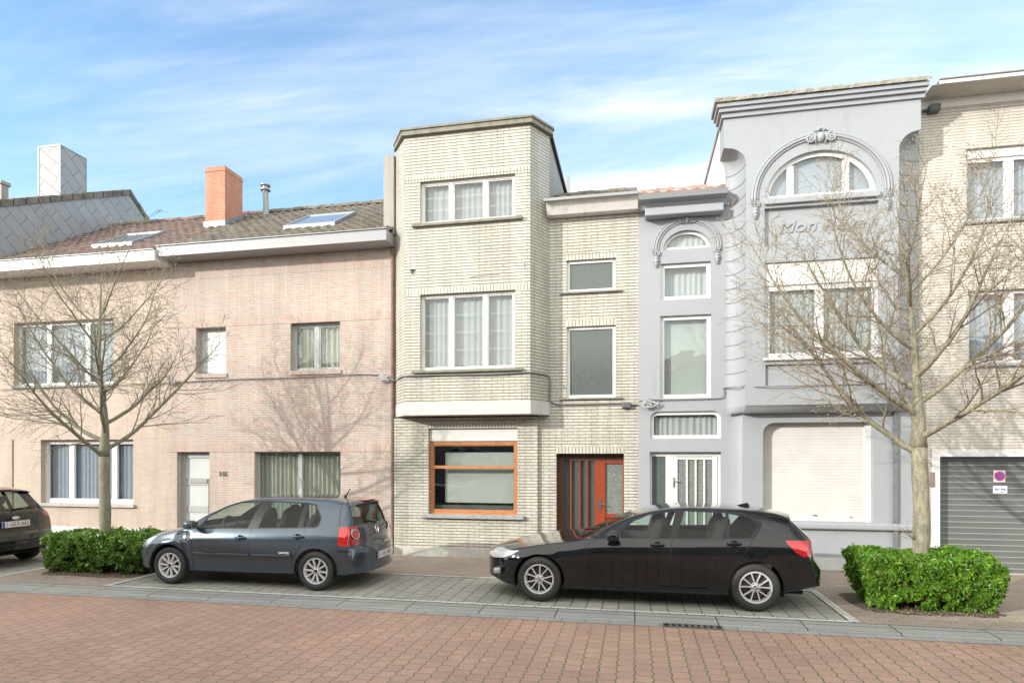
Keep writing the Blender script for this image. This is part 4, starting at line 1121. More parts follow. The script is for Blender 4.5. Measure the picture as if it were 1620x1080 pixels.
mb = MB(); mb.box(XC + .11, XG - .11, W0 + .15, 18.8, 3.05, 3.25); mb.box(XC + .11, XG - .11, 15.8, 15.9, .0, z_cor - .35); mb.box(XC + .11, XG - .11, W0 + .15, 18.8, 5.75, 5.95); mb.build('inner_floors', M['interior'], gh)

# ================================================================== 6 ivory brick house on the right
XR = 12.4
rh = thing('terraced_house', (XG, W0, 0), 'ivory brick house at the right edge with deep eaves and a grey garage door', 'house', 'terraced houses')
r1 = rect(1528, 1675, 236, 351, W0); r2 = rect(1531, 1675, 460, 576, W0)
gr = rect(1486, 1790, 722, 905, W0); gr[2] = .03
z_top6 = P(1480, 158, W0)[1]
mb = MB(); panel(mb, [(XG, 0), (XR, 0), (XR, z_top6), (XG, z_top6)], [R4(r1), R4(r2), R4(gr)], W0, .16)
mb.build('front_wall', M['ivory_brick'], rh)
for r_ in (r1, r2):
    w = window(rh, r_, W0, M['white_pvc'], .06, .08, mull=[SX(1596, W0 + .08)], curtain=('net', M['net_blue']), sill=(M['bluestone'], .05, .05, .06), mw=.15, box=.16 if r_ is r1 else None, cur_rec=.14)
g = MB(); g.box(gr[0] + .001, gr[1] - .001, W0 + .155, W0 + .175, .03, gr[3]); gdo = g.build('garage_door', M['garage'], rh)
mb = MB(); t_ = .125
mb.box(gr[0] - t_, gr[0] - .001, W0 - .03, W0 + .02, 0, gr[3] + .11); mb.box(gr[1] + .001, gr[1] + t_, W0 - .03, W0 + .02, 0, gr[3] + .11); mb.box(gr[0] - .001, gr[1] + .001, W0 - .03, W0 + .02, gr[3] + .001, gr[3] + .11)
mb.build('garage_surround', M['white_pvc'], rh)
# signs on the garage door
sy = W0 + .148
s0, s1 = SX(1572, sy), SX(1590.5, sy); zt, zb = P(1572, 743.5, sy)[1], P(1572, 762, sy)[1]
signw = plain('white_sign', (.85, .80, .82), .4, var=.01); sblue = plain('sign_blue', (.10, .12, .50), .4, var=.02); sred = plain('sign_red', (.62, .06, .12), .4, var=.02)
sg = thing('no_parking_sign', (s0, sy, zb), 'square white sign with a red-ringed blue disc on the grey garage door', 'sign')
m_ = MB(); m_.box(s0, s1, sy, sy + .004, zb, zt); m_.build('sign_plate', signw, sg)
scx, scz, sr = (s0 + s1) / 2, (zb + zt) / 2, (zt - zb) * .41
m_ = MB(); m_.lathe_y([(0, -.004), (sr, -.004), (sr, 0)], scx, scz, 28, sy - .001); m_.build('red_ring', sred, sg)
m_ = MB(); m_.lathe_y([(0, -.004), (sr * .78, -.004), (sr * .78, 0)], scx, scz, 28, sy - .003); m_.build('blue_disc', sblue, sg)
m_ = MB(); d_ = sr * .66; w_ = .012; m_.prism_y([(scx - d_ - w_, scz + d_ - w_), (scx + d_ - w_, scz - d_ - w_), (scx + d_ + w_, scz - d_ + w_), (scx - d_ + w_, scz + d_ + w_)], sy - .011, sy - .0075); m_.build('red_bar', sred, sg)
t0, t1 = SX(1571, sy), SX(1593.5, sy); ta, tb = P(1571, 768, sy)[1], P(1571, 780, sy)[1]
sg2 = thing('tow_away_sign', (t0, sy, tb), 'small white sign with a blue tow truck, lower one on the garage door', 'sign')
m_ = MB(); m_.box(t0, t1, sy, sy + .004, tb, ta); m_.build('sign_plate', plain('white_sign_plate', (.82, .85, .92), .4, var=.01), sg2)
h_ = ta - tb; w_ = t1 - t0; m_ = MB()
m_.prism_y([(t0 + w_ * .08, tb + h_ * .45), (t0 + w_ * .32, tb + h_ * .42), (t0 + w_ * .46, tb + h_ * .62), (t0 + w_ * .30, tb + h_ * .58), (t0 + w_ * .12, tb + h_ * .60)], sy - .003, sy - .001)
m_.prism_y([(t0 + w_ * .50, tb + h_ * .60), (t0 + w_ * .90, tb + h_ * .40), (t0 + w_ * .90, tb + h_ * .56), (t0 + w_ * .60, tb + h_ * .66)], sy - .003, sy - .001)
m_.box(t0 + w_ * .55, t0 + w_ * .78, sy - .003, sy - .001, tb + h_ * .18, tb + h_ * .26); m_.box(t0 + w_ * .08, t0 + w_ * .16, sy - .003, sy - .001, tb + h_ * .84, tb + h_ * .92)
m_.build('tow_truck_picture', sblue, sg2)
# eaves
oy = 11.48; zf1 = P(1480, 127.5, oy)[1]; zf0 = P(1480, 133.5, oy)[1]
mb = MB(); mb.box(XG + .10, XR, oy, oy + .03, zf0, zf1); mb.build('fascia', M['white_board'], rh)
mb = MB(); mb.prism_x([(oy + .03, zf0), (oy + .03, zf0 + .01), (W0 + .1, zf0 + .01), (W0 + .1, zf0 - .001), (W0 - .001, zf0 - .001)], XG + .002, XR); mb.build('soffit', plain('beige_soffit', (.52, .50, .45), .7, var=.04), rh)
mb = MB(); mb.bevbox(XG + .09, XR, oy - .03, oy + .03, zf1, zf1 + .02, .005, 1); mb.box(XG + .09, XR, oy + .03, 19, zf1 - .02, zf1); mb.build('roof_edge', M['grey_board'], rh)
mb = MB(); mb.box(XG + .003, XR, W0 - .03, W0 + .01, z_top6 - .165, zf0 + .0); mb.build('frieze_band', M['white_board'], rh)
shell(rh, XG + .01, XR - .01, W0 + .24, 19, zf0 - .1, M['dull_brick'])
mb = MB(); ix, iz = P(1474, 758, W0); mb.bevbox(ix - .035, ix + .03, W0 - .05, W0 - .001, iz - .13, iz + .13, .006, 1); tag(mb.build('intercom', plain('brown_intercom', (.22, .17, .15), .5)), 'small brown intercom box on the brick beside the garage door frame', 'intercom')
mb = MB(); lx, lz = P(1475, 176, W0); mb.bevbox(lx - .09, lx + .085, W0 - .13, W0 - .002, lz - .06, lz + .07, .02, 2); mb.tube([(lx - .17, W0 - .03, lz - .0), (lx - .08, W0 - .05, lz)], .02, 6)
tag(mb.build('junction_box', M['dark_metal']), 'dark cable box high on the ivory brick wall just under the eaves', 'junction box', 'cable junction boxes')

# ================================================================== cables, boxes and small things on the facades
def cable(name, pts, label, r_=.012, group='cables along the facades'):
    mb = MB()
    q = [Vector(p) for p in pts]; fine = []
    for i in range(len(q) - 1):
        p0 = q[max(i - 1, 0)]; p1 = q[i]; p2 = q[i + 1]; p3 = q[min(i + 2, len(q) - 1)]
        for k in range(6):
            t = k / 6; fine.append(.5 * ((2 * p1) + (p2 - p0) * t + (2 * p0 - 5 * p1 + 4 * p2 - p3) * t * t + (3 * p1 - p0 - 3 * p2 + p3) * t ** 3))
    fine.append(q[-1]); mb.tube([f[:] for f in fine], r_, 6)
    return tag(mb.build(name, M['cable'], smooth=True), label, 'cable', group)
def pt(px, py, Y): x, z = P(px, py, Y); return (x, Y, z)
cable('cable', [pt(272, 605, 11.97), pt(360, 600, 11.96), pt(450, 597.5, 11.96), pt(540, 592.5, 11.95), pt(570, 591.8, 11.97), pt(600, 593, 11.97)], 'grey cable strung across the pink brick wall below the upper windows')
cable('cable', [pt(0, 616, 11.97), pt(120, 611, 11.96), pt(200, 608, 11.97), pt(268, 605.5, 11.97)], 'thin grey cable across the beige brick wall behind the left tree', .007)
cable('cable', [pt(612, 594, 11.96), pt(622, 601, 11.9), pt(628, 601, 11.90), pt(641, 594.5, 11.47), pt(700, 593, 11.47), pt(780, 591.5, 11.46), pt(835, 588.5, 11.46), pt(842, 589, 11.47), pt(866, 594, 11.93), pt(870.5, 602, 11.965), pt(870, 628, 11.97), pt(877, 638, 11.97), pt(900, 639.5, 11.97), pt(960, 638, 11.97), pt(986, 637.5, 11.97)], 'dark cable running round the cream bay and down to the small stair window', .015)
cable('cable', [pt(1010, 634, 11.97), pt(1030, 632, 11.96), pt(1060, 632, 11.97), pt(1120, 630.5, 11.97), pt(1143, 628.5, 11.97), pt(1146, 618, 11.97), pt(1148, 613, 11.94), pt(1200, 611.5, 11.47), pt(1300, 609, 11.47), pt(1400, 606, 11.47)], 'grey cable crossing the blue-grey facade above the white front door', .009)
def tangle(px, py, Y, label, s=1.0, seed=1):
    rnd = random.Random(seed); mb = MB(); x, z = P(px, py, Y)
    for k in range(6):
        pts = [(x + s * rnd.uniform(-.16, .16), Y - .03 - rnd.random() * .05, z + s * rnd.uniform(-.10, .08)) for _ in range(6)]
        q = [Vector(p) for p in pts]; fine = []
        for i in range(5):
            p0 = q[max(i - 1, 0)]; p1 = q[i]; p2 = q[i + 1]; p3 = q[min(i + 2, 5)]
            for kk in range(4):
                t = kk / 4; fine.append((.5 * ((2 * p1) + (p2 - p0) * t + (2 * p0 - 5 * p1 + 4 * p2 - p3) * t * t + (3 * p1 - p0 - 3 * p2 + p3) * t ** 3))[:])
        mb.tube(fine, .007 * s + .002, 5)
    return tag(mb.build('cable_loop', plain('pale_grey_cable', (.45, .46, .47), .5)), label, 'cable loop', 'loops of spare cable')
tangle(609, 597, 11.97, 'loose loop of pale cable at the right edge of the pink brick wall', .9, 2)
tangle(275, 604, 11.97, 'loose loop of pale cable at the left edge of the pink brick wall', .8, 7)
tangle(1028, 636, 11.97, 'loose loop of pale cable on the blue-grey wall beside the cream house', .95, 5)
mb = MB(); jx, jz = P(991, 641, W0); mb.bevbox(jx - .085, jx + .085, W0 - .09, W0 - .002, jz - .06, jz + .06, .02, 2); mb.tube([(jx + .08, W0 - .04, jz), (jx + .2, W0 - .03, jz + .01)], .018, 6)
tag(mb.build('junction_box', M['dark_metal']), 'dark cable box low on the cream brick wall beside the blue-grey house', 'junction box', 'cable junction boxes')
mb = MB(); ax, az = P(653, 429, BY); mb.tube([(ax - .05, BY - .015, az + .02), (ax + .05, BY - .015, az + .02)], .014, 6); mb.tube([(ax, BY - .015, az + .02), (ax - .01, BY - .03, az - .06)], .013, 6)
tag(mb.build('wall_anchor', plain('rusty_iron', (.06, .045, .035), .8)), 'small rusty iron anchor on the left of the cream bay', 'wall anchor')
mb = MB(); ax, az = P(743, 440, BY)
mb.tube([(ax, BY - .006, az), (ax + .03, BY - .004, az + .015), (ax + .25, BY - .002, az + .035), (ax + .6, BY - .002, az + .04)], .004, 4)
ax, az = P(830, 420, BY); mb.tube([(ax, BY - .002, az + .05), (ax + .004, BY - .002, az - .03), (ax + .01, BY - .002, az - .08)], .005, 4)
mb.build('crack_lines', plain('dark_crack', (.05, .045, .04), .9), ch)
# drain grate
dgx, dgy = GX(1094, 986.5)
dg = thing('drain_grate', (dgx, 7.67, 0), 'slotted dark iron drain grate in the gutter beside the black car', 'drain')
mb = MB(); mb.box(dgx - .33, dgx + .33, 7.612, 7.735, -.01, .008); mb.build('grate_pit', plain('drain_hole', (.01, .01, .01), .9), dg)
mb = MB(); mb.box(dgx - .35, dgx - .33, 7.60, 7.745, 0, .016); mb.box(dgx + .33, dgx + .35, 7.60, 7.745, 0, .016); mb.box(dgx - .33, dgx + .33, 7.60, 7.614, 0, .016); mb.box(dgx - .33, dgx + .33, 7.731, 7.745, 0, .016)
for k in range(1, 9): mb.box(dgx - .33 + k * .0733 - .017, dgx - .33 + k * .0733 + .017, 7.614, 7.731, 0, .015)
mb.build('grate_bars', plain('cast_iron', (.14, .13, .115), .8, var=.2, nscale=20), dg)

# ================================================================== houses across the road (behind the camera): they shade the street and show in glass and paint
oppc = [((.30, .29, .27), 'plain pale row house across the road'), ((.15, .12, .10), 'plain dark brick row house across the road')]
ordn = ('first', 'second', 'third', 'fourth', 'fifth', 'sixth', 'seventh', 'eighth')
om = [brick('opp_pale', oppc[0][0], (.28, .265, .245), (.3, .29, .27), .21, .065, .01), brick('opp_dark', oppc[1][0], (.13, .105, .09), (.18, .16, .15), .21, .065, .01)]
ow = plain('opp_window', (.03, .035, .04), .1); of_ = M['white_pvc']; orf = plain('opp_roof', (.12, .08, .07), .9)
for k in range(8):
    x0 = -38 + k * 6.6; x1 = x0 + 6.6; he = 5.75 + (.25, -.1, .2, .1, -.45, -.2, 0, .15)[k]; m_i = (k * 5 // 3) % 2
    o = thing('row_house', (x0, -2.5, 0), oppc[m_i][1] + ', ' + ordn[k] + ' from the left', 'house', 'row houses across the road')
    b = MB(); b.box(x0, x1, -9, -2.5, 0, he); b.build('wall', om[m_i], o)
    b = MB(); b.prism_x([(-2.25, he), (-2.25, he + .12), (-5.7, he + 1.15), (-9.2, he + .1), (-9.2, he)], x0, x1); b.build('roof', orf, o)
    for (wx, wz, ww, wh) in ((1.0, 3.4, 1.5, 1.4), (3.9, 3.4, 1.5, 1.4), (3.4, .9, 2.2, 1.5), (1.0, .05, 1.0, 2.2)):
        b = MB(); b.box(x0 + wx, x0 + wx + ww, -2.5, -2.46, wz, wz + wh); f = b.build('window_frame', of_, o)
        b = MB(); b.box(x0 + wx + .08, x0 + wx + ww - .08, -2.462, -2.45, wz + .08, wz + wh - .08); b.build('pane', ow, f)
# ================================================================== cars
def pchip(tab, x):
    if x <= tab[0][0]: return tab[0][1]
    if x >= tab[-1][0]: return tab[-1][1]
    n = len(tab)
    for i in range(n - 1):
        if tab[i][0] <= x <= tab[i + 1][0]: break
    def d(k): return (tab[k + 1][1] - tab[k][1]) / (tab[k + 1][0] - tab[k][0])
    def m(k):
        if k == 0: return d(0)
        if k == n - 1: return d(n - 2)
        a, b = d(k - 1), d(k)
        if a * b <= 0: return 0.0
        return 2 * a * b / (a + b)
    h = tab[i + 1][0] - tab[i][0]; t = (x - tab[i][0]) / h
    return ((2 * t ** 3 - 3 * t * t + 1) * tab[i][1] + (t ** 3 - 2 * t * t + t) * h * m(i) + (-2 * t ** 3 + 3 * t * t) * tab[i + 1][1] + (t ** 3 - t * t) * h * m(i + 1))
def car_shell(S):
    """half profile per station, mirrored: returns a bmesh with fine quads"""
    L = S['L']; bm = bmesh.new()
    xs = sorted(set([round(L * i / 130, 4) for i in range(131)] + [round(.012 * i, 4) for i in range(16)] + [round(L - .010 * i, 4) for i in range(50)]))
    kf, kr, lf, lr = S.get('kf', .30), S.get('kr', .16), S.get('lf', 1.0), S.get('lr', .8)
    rows = []
    for x in xs:
        T = pchip(S['T'], x); B = min(pchip(S['B'], x), T - .012); W = pchip(S['W'], x); Rr = pchip(S['R'], x); E = pchip(S['E'], x); Sl = pchip(S['S'], x)
        E = min(E, (T - B) * .8); TE = T - E; tum = S.get('tum', .055)
        WB = W - tum; h = B - Sl; fl = S.get('flank', 0)
        Rr = min(Rr, WB - .01)
        g = (TE - B)
        ctl = [(W - .14, Sl), (W - .060, Sl + .04 * h), (W - .040 - fl * .3, Sl + .22 * h), (W - .028 - fl * .5, Sl + .42 * h), (W - .004, Sl + .66 * h), (W - .007, Sl + .78 * h), (W - .032, Sl + .90 * h), (WB, B),
               (WB + (Rr - WB) * .34 + .012 * min(1, g * 3), B + g * .34), (WB + (Rr - WB) * .68 + .012 * min(1, g * 3), B + g * .68), (Rr + .004, B + g * .95),
               (Rr - .035, TE + E * .30), (Rr * .80, TE + E * .62), (Rr * .45, TE + E * .90), (0, T)]
        prof = []; ns = 4
        for i in range(len(ctl) - 1):
            p0 = ctl[max(0, i - 1)]; p1 = ctl[i]; p2 = ctl[i + 1]; p3 = ctl[min(len(ctl) - 1, i + 2)]
            for k in range(ns):
                t = k / ns
                cr = lambda a, b, c, e: .5 * ((2 * b) + (c - a) * t + (2 * a - 5 * b + 4 * c - e) * t * t + (3 * b - a - 3 * c + e) * t ** 3)
                w_ = .6; q = [cr(p0[j], p1[j], p2[j], p3[j]) * w_ + (p1[j] + (p2[j] - p1[j]) * t) * (1 - w_) for j in (0, 1)]
                prof.append(q)
        prof.append(list(ctl[-1]))
        row = []
        for (y, z) in prof:
            f = max(0, 1 - x / lf); r_ = max(0, 1 - (L - x) / lr); yy = min(1, abs(y) / W)
            xx = x + kf * (yy ** 2.4) * f ** 1.2 - kr * (yy ** 2.4) * (r_ ** 1.3 if r_ > 0 else 0)
            row.append((xx, y, z))
        rows.append(row)
    n = len(rows[0]); full = 2 * n - 1
    V = []
    for row in rows:
        pts = [(x, -y, z) for x, y, z in row] + [(x, y, z) for x, y, z in reversed(row[:-1])]
        V.append([bm.verts.new(p) for p in pts])
    for i in range(len(V) - 1):
        for k in range(full - 1):
            bm.faces.new((V[i][k], V[i + 1][k], V[i + 1][k + 1], V[i][k + 1]))
    for end, row in ((0, V[0]), (1, V[-1])):       # end caps as strips with columns so they stay curved
        nc = 10; grid = []
        src = rows[0] if end == 0 else rows[-1]
        Wd = max(abs(p[1]) for p in src); x_c = xs[0] if end == 0 else xs[-1]
        for j in range(n):
            yh = abs(src[j][1]); z = src[j][2]; line = [row[j]]
            for c in range(1, nc):
                y = -yh + 2 * yh * c / nc; yy = abs(y) / Wd if Wd else 0
                xx = x_c + (kf * yy ** 2.4 if end == 0 else -kr * yy ** 2.4)
                line.append(bm.verts.new((xx, y, z)))
            line.append(row[full - 1 - j]); grid.append(line)
        for j in range(n - 1):
            for c in range(nc):
                vs = [grid[j][c], grid[j][c + 1], grid[j + 1][c + 1], grid[j + 1][c]]
                vs2 = []
                for v in vs:
                    if v not in vs2: vs2.append(v)
                if len(vs2) >= 3:
                    try: bm.faces.new(vs2 if end == 1 else vs2[::-1])
                    except ValueError: pass
    if S.get('nose'):
        a_, k_ = S['nose']
        for v in bm.verts:
            if v.co.x < a_: v.co.x = a_ - (a_ - v.co.x) * (k_ + (1 - k_) * (v.co.x / a_) ** 2 * 0)
    bmesh.ops.remove_doubles(bm, verts=bm.verts[:], dist=.0004)
    bmesh.ops.recalc_face_normals(bm, faces=bm.faces[:])
    return bm
def in_poly(x, y, poly):
    c = False; n = len(poly)
    for i in range(n):
        (x0, y0), (x1, y1) = poly[i], poly[(i + 1) % n]
        if (y0 > y) != (y1 > y) and x < (x1 - x0) * (y - y0) / (y1 - y0) + x0: c = not c
    return c
AX = {'xz': (0, 2), 'yz': (1, 2), 'xy': (0, 1)}
def region(bm, plane, poly, test, rid, lay):
    """cut the shell along a polygon seen square-on and give the faces inside the id rid"""
    a, b = AX[plane]; n = len(poly)
    lo = (min(p[0] for p in poly) - .06, min(p[1] for p in poly) - .06); hi = (max(p[0] for p in poly) + .06, max(p[1] for p in poly) + .06)
    for i in range(n):
        p, q = Vector(poly[i]), Vector(poly[(i + 1) % n])
        if (q - p).length < 1e-5: continue
        fs = []
        for f in bm.faces:
            c = f.calc_center_median()
            if not (lo[0] < c[a] < hi[0] and lo[1] < c[b] < hi[1]) or not test(c, f.normal): continue
            d = Vector((c[a], c[b])); t = max(0, min(1, (d - p).dot(q - p) / (q - p).length_squared))
            if (p + (q - p) * t - d).length < .07: fs.append(f)
        if not fs: continue
        geom = set(fs)
        for f in fs: geom.update(f.edges); geom.update(f.verts)
        nrm = Vector((0, 0, 0)); dd = q - p; nrm[a] = dd.y; nrm[b] = -dd.x
        co = Vector((0, 0, 0)); co[a] = p.x; co[b] = p.y
        bmesh.ops.bisect_plane(bm, geom=list(geom), plane_co=co, plane_no=nrm.normalized(), dist=1e-5)
    for f in bm.faces:
        c = f.calc_center_median()
        if lo[0] < c[a] < hi[0] and lo[1] < c[b] < hi[1] and test(c, f.normal) and in_poly(c[a], c[b], poly): f[lay] = rid
def seg_poly(p, q, w):
    p, q = Vector(p), Vector(q); d = (q - p).normalized() * w / 2; nn = Vector((-d.y, d.x))
    return [tuple(p - d * .5 + nn), tuple(p - d * .5 - nn), tuple(q + d * .5 - nn), tuple(q + d * .5 + nn)]
def paint(name, c, metal=.5, rough=.32, flake=0.0, dust=.12):
    t = NT(name); pos = objvec(t)
    d = t.rng(t.noise(pos, 2.2, 6, .65), .35, .75, 0, dust)
    t.col(t.mix(d, c, (.28, .27, .24))); t.set(Metallic=metal, Coat_Weight=1.0, Coat_Roughness=.02, Specular_IOR_Level=.1)
    t.link(t.math('ADD', t.math('MULTIPLY', d, .8), rough), t.b.inputs['Roughness'])
    return t.m
M['tyre'] = plain('tyre_rubber', (.030, .031, .031), .75, var=.18, nscale=25, bump=.2)
M['trim_black'] = plain('black_plastic_trim', (.015, .016, .017), .35, var=.1, spec=.25)
M['arch_dark'] = plain('wheel_housing', (.012, .012, .012), .9)
M['alloy'] = plain('silver_alloy', (.62, .62, .62), .38, metal=.25, var=.05, nscale=30)
M['alloy_dark'] = plain('brake_disc', (.10, .095, .09), .5, metal=.7)
def lampmat(name, c, rough=.05):
    t = NT(name); pos = objvec(t)
    mp = t.node('ShaderNodeMapping'); t.link(pos, mp.inputs[0]); mp.inputs['Scale'].default_value = (55, 55, 90)
    v = t.node('ShaderNodeTexVoronoi'); v.inputs['Scale'].default_value = 1.0; t.link(mp.outputs[0], v.inputs['Vector'])
    t.col(t.mix(t.rng(v.outputs['Distance'], .1, .8), c, tuple(x * .45 for x in c))); t.set(Roughness=rough, Coat_Weight=1.0, Coat_Roughness=.02, Metallic=.25); return t.m
M['red_lamp'] = lampmat('red_lamp_lens', (.62, .02, .02)); M['clear_lamp'] = lampmat('clear_lamp_lens', (.62, .64, .66))
M['chrome'] = plain('chrome', (.75, .75, .76), .12, metal=1.0, var=.02)
M['seat'] = plain('dark_seat_fabric', (.022, .023, .025), .9, var=.2, nscale=14); M['dash'] = plain('dashboard_plastic', (.035, .036, .038), .6)
M['plate_white'] = plain('plate_white', (.72, .72, .74), .4, var=.02); M['plate_red'] = plain('plate_red_lettering', (.16, .02, .035), .5); M['plate_blue'] = plain('plate_blue_strip', (.03, .06, .42), .4)
WHITE_TXT = plain('white_badge_lettering', (.75, .76, .78), .4)
def wheel(car, x, y, z, r_, rim_r, side, style, w=.205, rot=0.0):
    """side -1: outer face towards -y"""
    mb = MB(); k = (r_ - rim_r)
    prof = [(rim_r - .004, .022), (rim_r + .006, .006), (rim_r + k * .35, .0), (rim_r + k * .75, .004), (r_ - .012, .018), (r_, .040), (r_, w - .035), (r_ - .012, w - .015), (rim_r, w)]
    n = 48; mb.lathe_y([(a, b) for a, b in prof], x, z, n, y, -side if side < 0 else -1)
    for q in (.075, .105, .135): mb.lathe_y([(r_ - .006, q - .004), (r_ + .0015, q - .002)], x, z, n, y, 1 if side < 0 else -1)
    wh = mb.build('wheel', M['tyre'], car, smooth=True, auto=50, local=True)
    s = 1 if side < 0 else -1
    rb = MB()
    rb.lathe_y([(rim_r - .002, .020), (rim_r - .010, .008), (rim_r - .024, .012), (rim_r - .030, .030), (rim_r - .040, .10)], x, z, n, y, s)
    cnt = 5
    for i in range(cnt):
        for e in (-1, 1):
            a0 = rot + 2 * math.pi * i / cnt
            if style == 'twin': ai, ao, wi, wo = a0 + e * .26, a0 + e * .30, .013, .017
            else: ai, ao, wi, wo = a0 + e * .16, a0 + e * .31, .0085, .0095
            pi = Vector((math.cos(ai), math.sin(ai))) * rim_r * .22; po = Vector((math.cos(ao), math.sin(ao))) * (rim_r - .018)
            d = (po - pi).normalized(); nn = Vector((-d.y, d.x)); pm = (pi + po) / 2
            vs = []
            for (p, hw, yo) in ((pi, wi, .030), (pm, (wi + wo) / 2, .020), (po, wo, .014)):
                for (sg, dy) in ((-1, .026), (-.75, 0), (.75, 0), (1, .026)):
                    c = p + nn * hw * sg; vs.append((x + c.x, y + s * (yo + dy), z + c.y))
            fs = []
            for kk in range(2):
                for j in range(3): f = (kk * 4 + j, kk * 4 + j + 1, (kk + 1) * 4 + j + 1, (kk + 1) * 4 + j); fs.append(f)
            rb.add(vs, fs)
    rb.lathe_y([(0, .022), (rim_r * .15, .022), (rim_r * .19, .030), (rim_r * .30, .036), (rim_r * .30, .07)], x, z, 24, y, s)
    rim = rb.build('rim', M['alloy'], wh, smooth=True, auto=40, local=True)
    hb = MB(); hb.lathe_y([(0, .017), (rim_r * .115, .018), (rim_r * .125, .023)], x, z, 20, y, s)
    hb.build('hub_cap', M['trim_black'], rim if False else wh, local=True)
    for i in range(5):
        pass
    nb = MB()
    for i in range(5):
        a = rot + 2 * math.pi * (i + .5) / 5; nb.lathe_y([(0, .026), (.0085, .027), (.010, .034)], x + rim_r * .215 * math.cos(a), z + rim_r * .215 * math.sin(a), 8, y, s)
    nb.build('wheel_bolts', M['trim_black'], wh, local=True)
    bd = MB(); bd.lathe_y([(0, .085), (rim_r * .72, .085), (rim_r * .74, .095)], x, z, 28, y, s); bd.build('brake_disc', M['alloy_dark'], wh, local=True)
    bk = MB(); bk.lathe_y([(0, .125), (rim_r - .03, .125)], x, z, 28, y, s); bk.build('wheel_back', M['arch_dark'], wh, local=True)
    return wh
def put_local(name, body, size, mat, Mx, parent, extrude=.001, bold=0.0, sx=1.0):
    me = text_mesh(body, size, extrude, bold); me.transform(Mx @ Matrix.Diagonal((sx, 1, 1, 1))); me.materials.clear(); me.materials.append(mat)
    o = bpy.data.objects.new(name, me); scene.collection.objects.link(o); o.parent = parent; return o
def make_car(S):
    car = thing(S['name'], S['loc'], S['label'], 'car', 'parked cars')
    bm = car_shell(S); lay = bm.faces.layers.int.new('rid')
    L = S['L']; side = lambda c, n: abs(n.y) > .35 and abs(c.y) > .42
    ids = {}; nid = 1
    for (nm, plane, poly, tst, mat) in S['regions']:
        ids[nid] = (nm, mat); region(bm, plane, poly, tst or side, nid, lay); nid += 1
    gap = nid; nid += 1
    for line in S['gaps']:
        for p, q in zip(line[:-1], line[1:]): region(bm, 'xz', seg_poly(p, q, .0095), side, gap, lay)
    arch_id = nid
    for (ax_, az_, ar) in S['arches']:
        poly = [(ax_ + ar * math.cos(2 * math.pi * i / 28), az_ + ar * math.sin(2 * math.pi * i / 28)) for i in range(28)]
        region(bm, 'xz', poly, lambda c, n: abs(c.y) > .5, arch_id, lay)
    dead = [f for f in bm.faces if f[lay] == arch_id]
    bmesh.ops.delete(bm, geom=dead, context='FACES')
    for (fx, fz, rx, rz, depth) in S.get('dents', []):
        for v in bm.verts:
            if v.co.y < -.5:
                d = ((v.co.x - fx) / rx) ** 2 + ((v.co.z - fz) / rz) ** 2
                if d < 1: v.co.y += depth * (1 - d) ** 2
    fd = S.get('flare', .0)
    if fd:
        for v in bm.verts:
            for (ax_, az_, ar) in S['arches']:
                d = math.hypot(v.co.x - ax_, v.co.z - az_)
                if d < ar + .075 and abs(v.co.y) > .5: v.co.y += math.copysign(fd * max(0, 1 - (d - ar) / .075) ** .7, v.co.y)
    # hand the faces out to objects
    def take(rids, name, mats, parent, sided=None):
        fs = [f for f in bm.faces if f[lay] in rids and (sided is None or sided(f.calc_center_median()))]
        if not fs: return None
        mb = MB(); idx = {}
        vs = []; out = []; mi = []
        for f in fs:
            r_ = []
            for v in f.verts:
                if v.index not in idx: idx[v.index] = len(vs); vs.append(v.co[:])
                r_.append(idx[v.index])
            out.append(tuple(r_)); mi.append(1 if f[lay] == gap else 0)
        mb.v = vs; mb.f = out; mb.m = mi
        return mb.build(name, mats, parent, smooth=True, local=True, uv=False, auto=S.get('auto', 38))
    bm.verts.index_update(); bm.normal_update()
    body = take({0, gap}, 'body', [S['paint'], M['trim_black']], car)
    for k, (nm, mat) in ids.items():
        for sg in ((lambda c: c.y < -.25), (lambda c: abs(c.y) <= .25), (lambda c: c.y > .25)) if nm in ('side_window', 'headlight', 'taillight', 'window_trim', 'pillar_trim', 'sill_trim') else (None,):
            if nm in ('window_trim', 'pillar_trim', 'sill_trim'): take({k}, nm, mat, car, sg)
            else: take({k}, nm, mat, car, sg)
    bm.free()
    # wheel housings, underbody
    Wm = S['Wm']
    for (ax_, az_, ar) in S['arches']:
        for sg in (-1, 1):
            h = MB(); n = 20; vs = []
            for i in range(n + 1):
                a = -.35 + (math.pi + .7) * i / n
                for yy in (Wm - .012, Wm - .34): vs.append((ax_ + (ar + .004) * math.cos(a), sg * yy, az_ + (ar + .004) * math.sin(a)))
            h.add(vs, [(2 * i, 2 * i + 1, 2 * i + 3, 2 * i + 2) for i in range(n)]); h.add([v for v in vs[1::2]], [tuple(range(n + 1))])
            h.build('wheel_housing', M['arch_dark'], car, local=True)
    ub = MB(); fz = S['floor']
    a1, a2 = S['arches'][0], S['arches'][1]
    ub.box(a1[0] + a1[2], a2[0] - a2[2], -Wm + .10, Wm - .10, fz, fz + .04); ub.box(.50, L - .30, -Wm + .36, Wm - .36, fz + .01, fz + .05); ub.build('underbody', M['arch_dark'], car, local=True)
    ub = MB(); ub.box(L - 1.15, L - .40, -.40, .40, fz + .04, fz + .12); ub.build('exhaust', M['arch_dark'], car, local=True)
    # cabin
    cx, cz = S['cabin']       # driver's hip x, z
    cab = MB(); cab.box(a1[0] + .5, L - .55, -Wm + .13, Wm - .13, fz + .05, fz + .09)
    for sg in (-1, 1): cab.box(a1[0] + .55, L - .75, sg * (Wm - .10) - .02, sg * (Wm - .10) + .02, fz + .09, S['belt'] - .07)
    cab.build('cabin_lining', M['dash'], car, local=True)
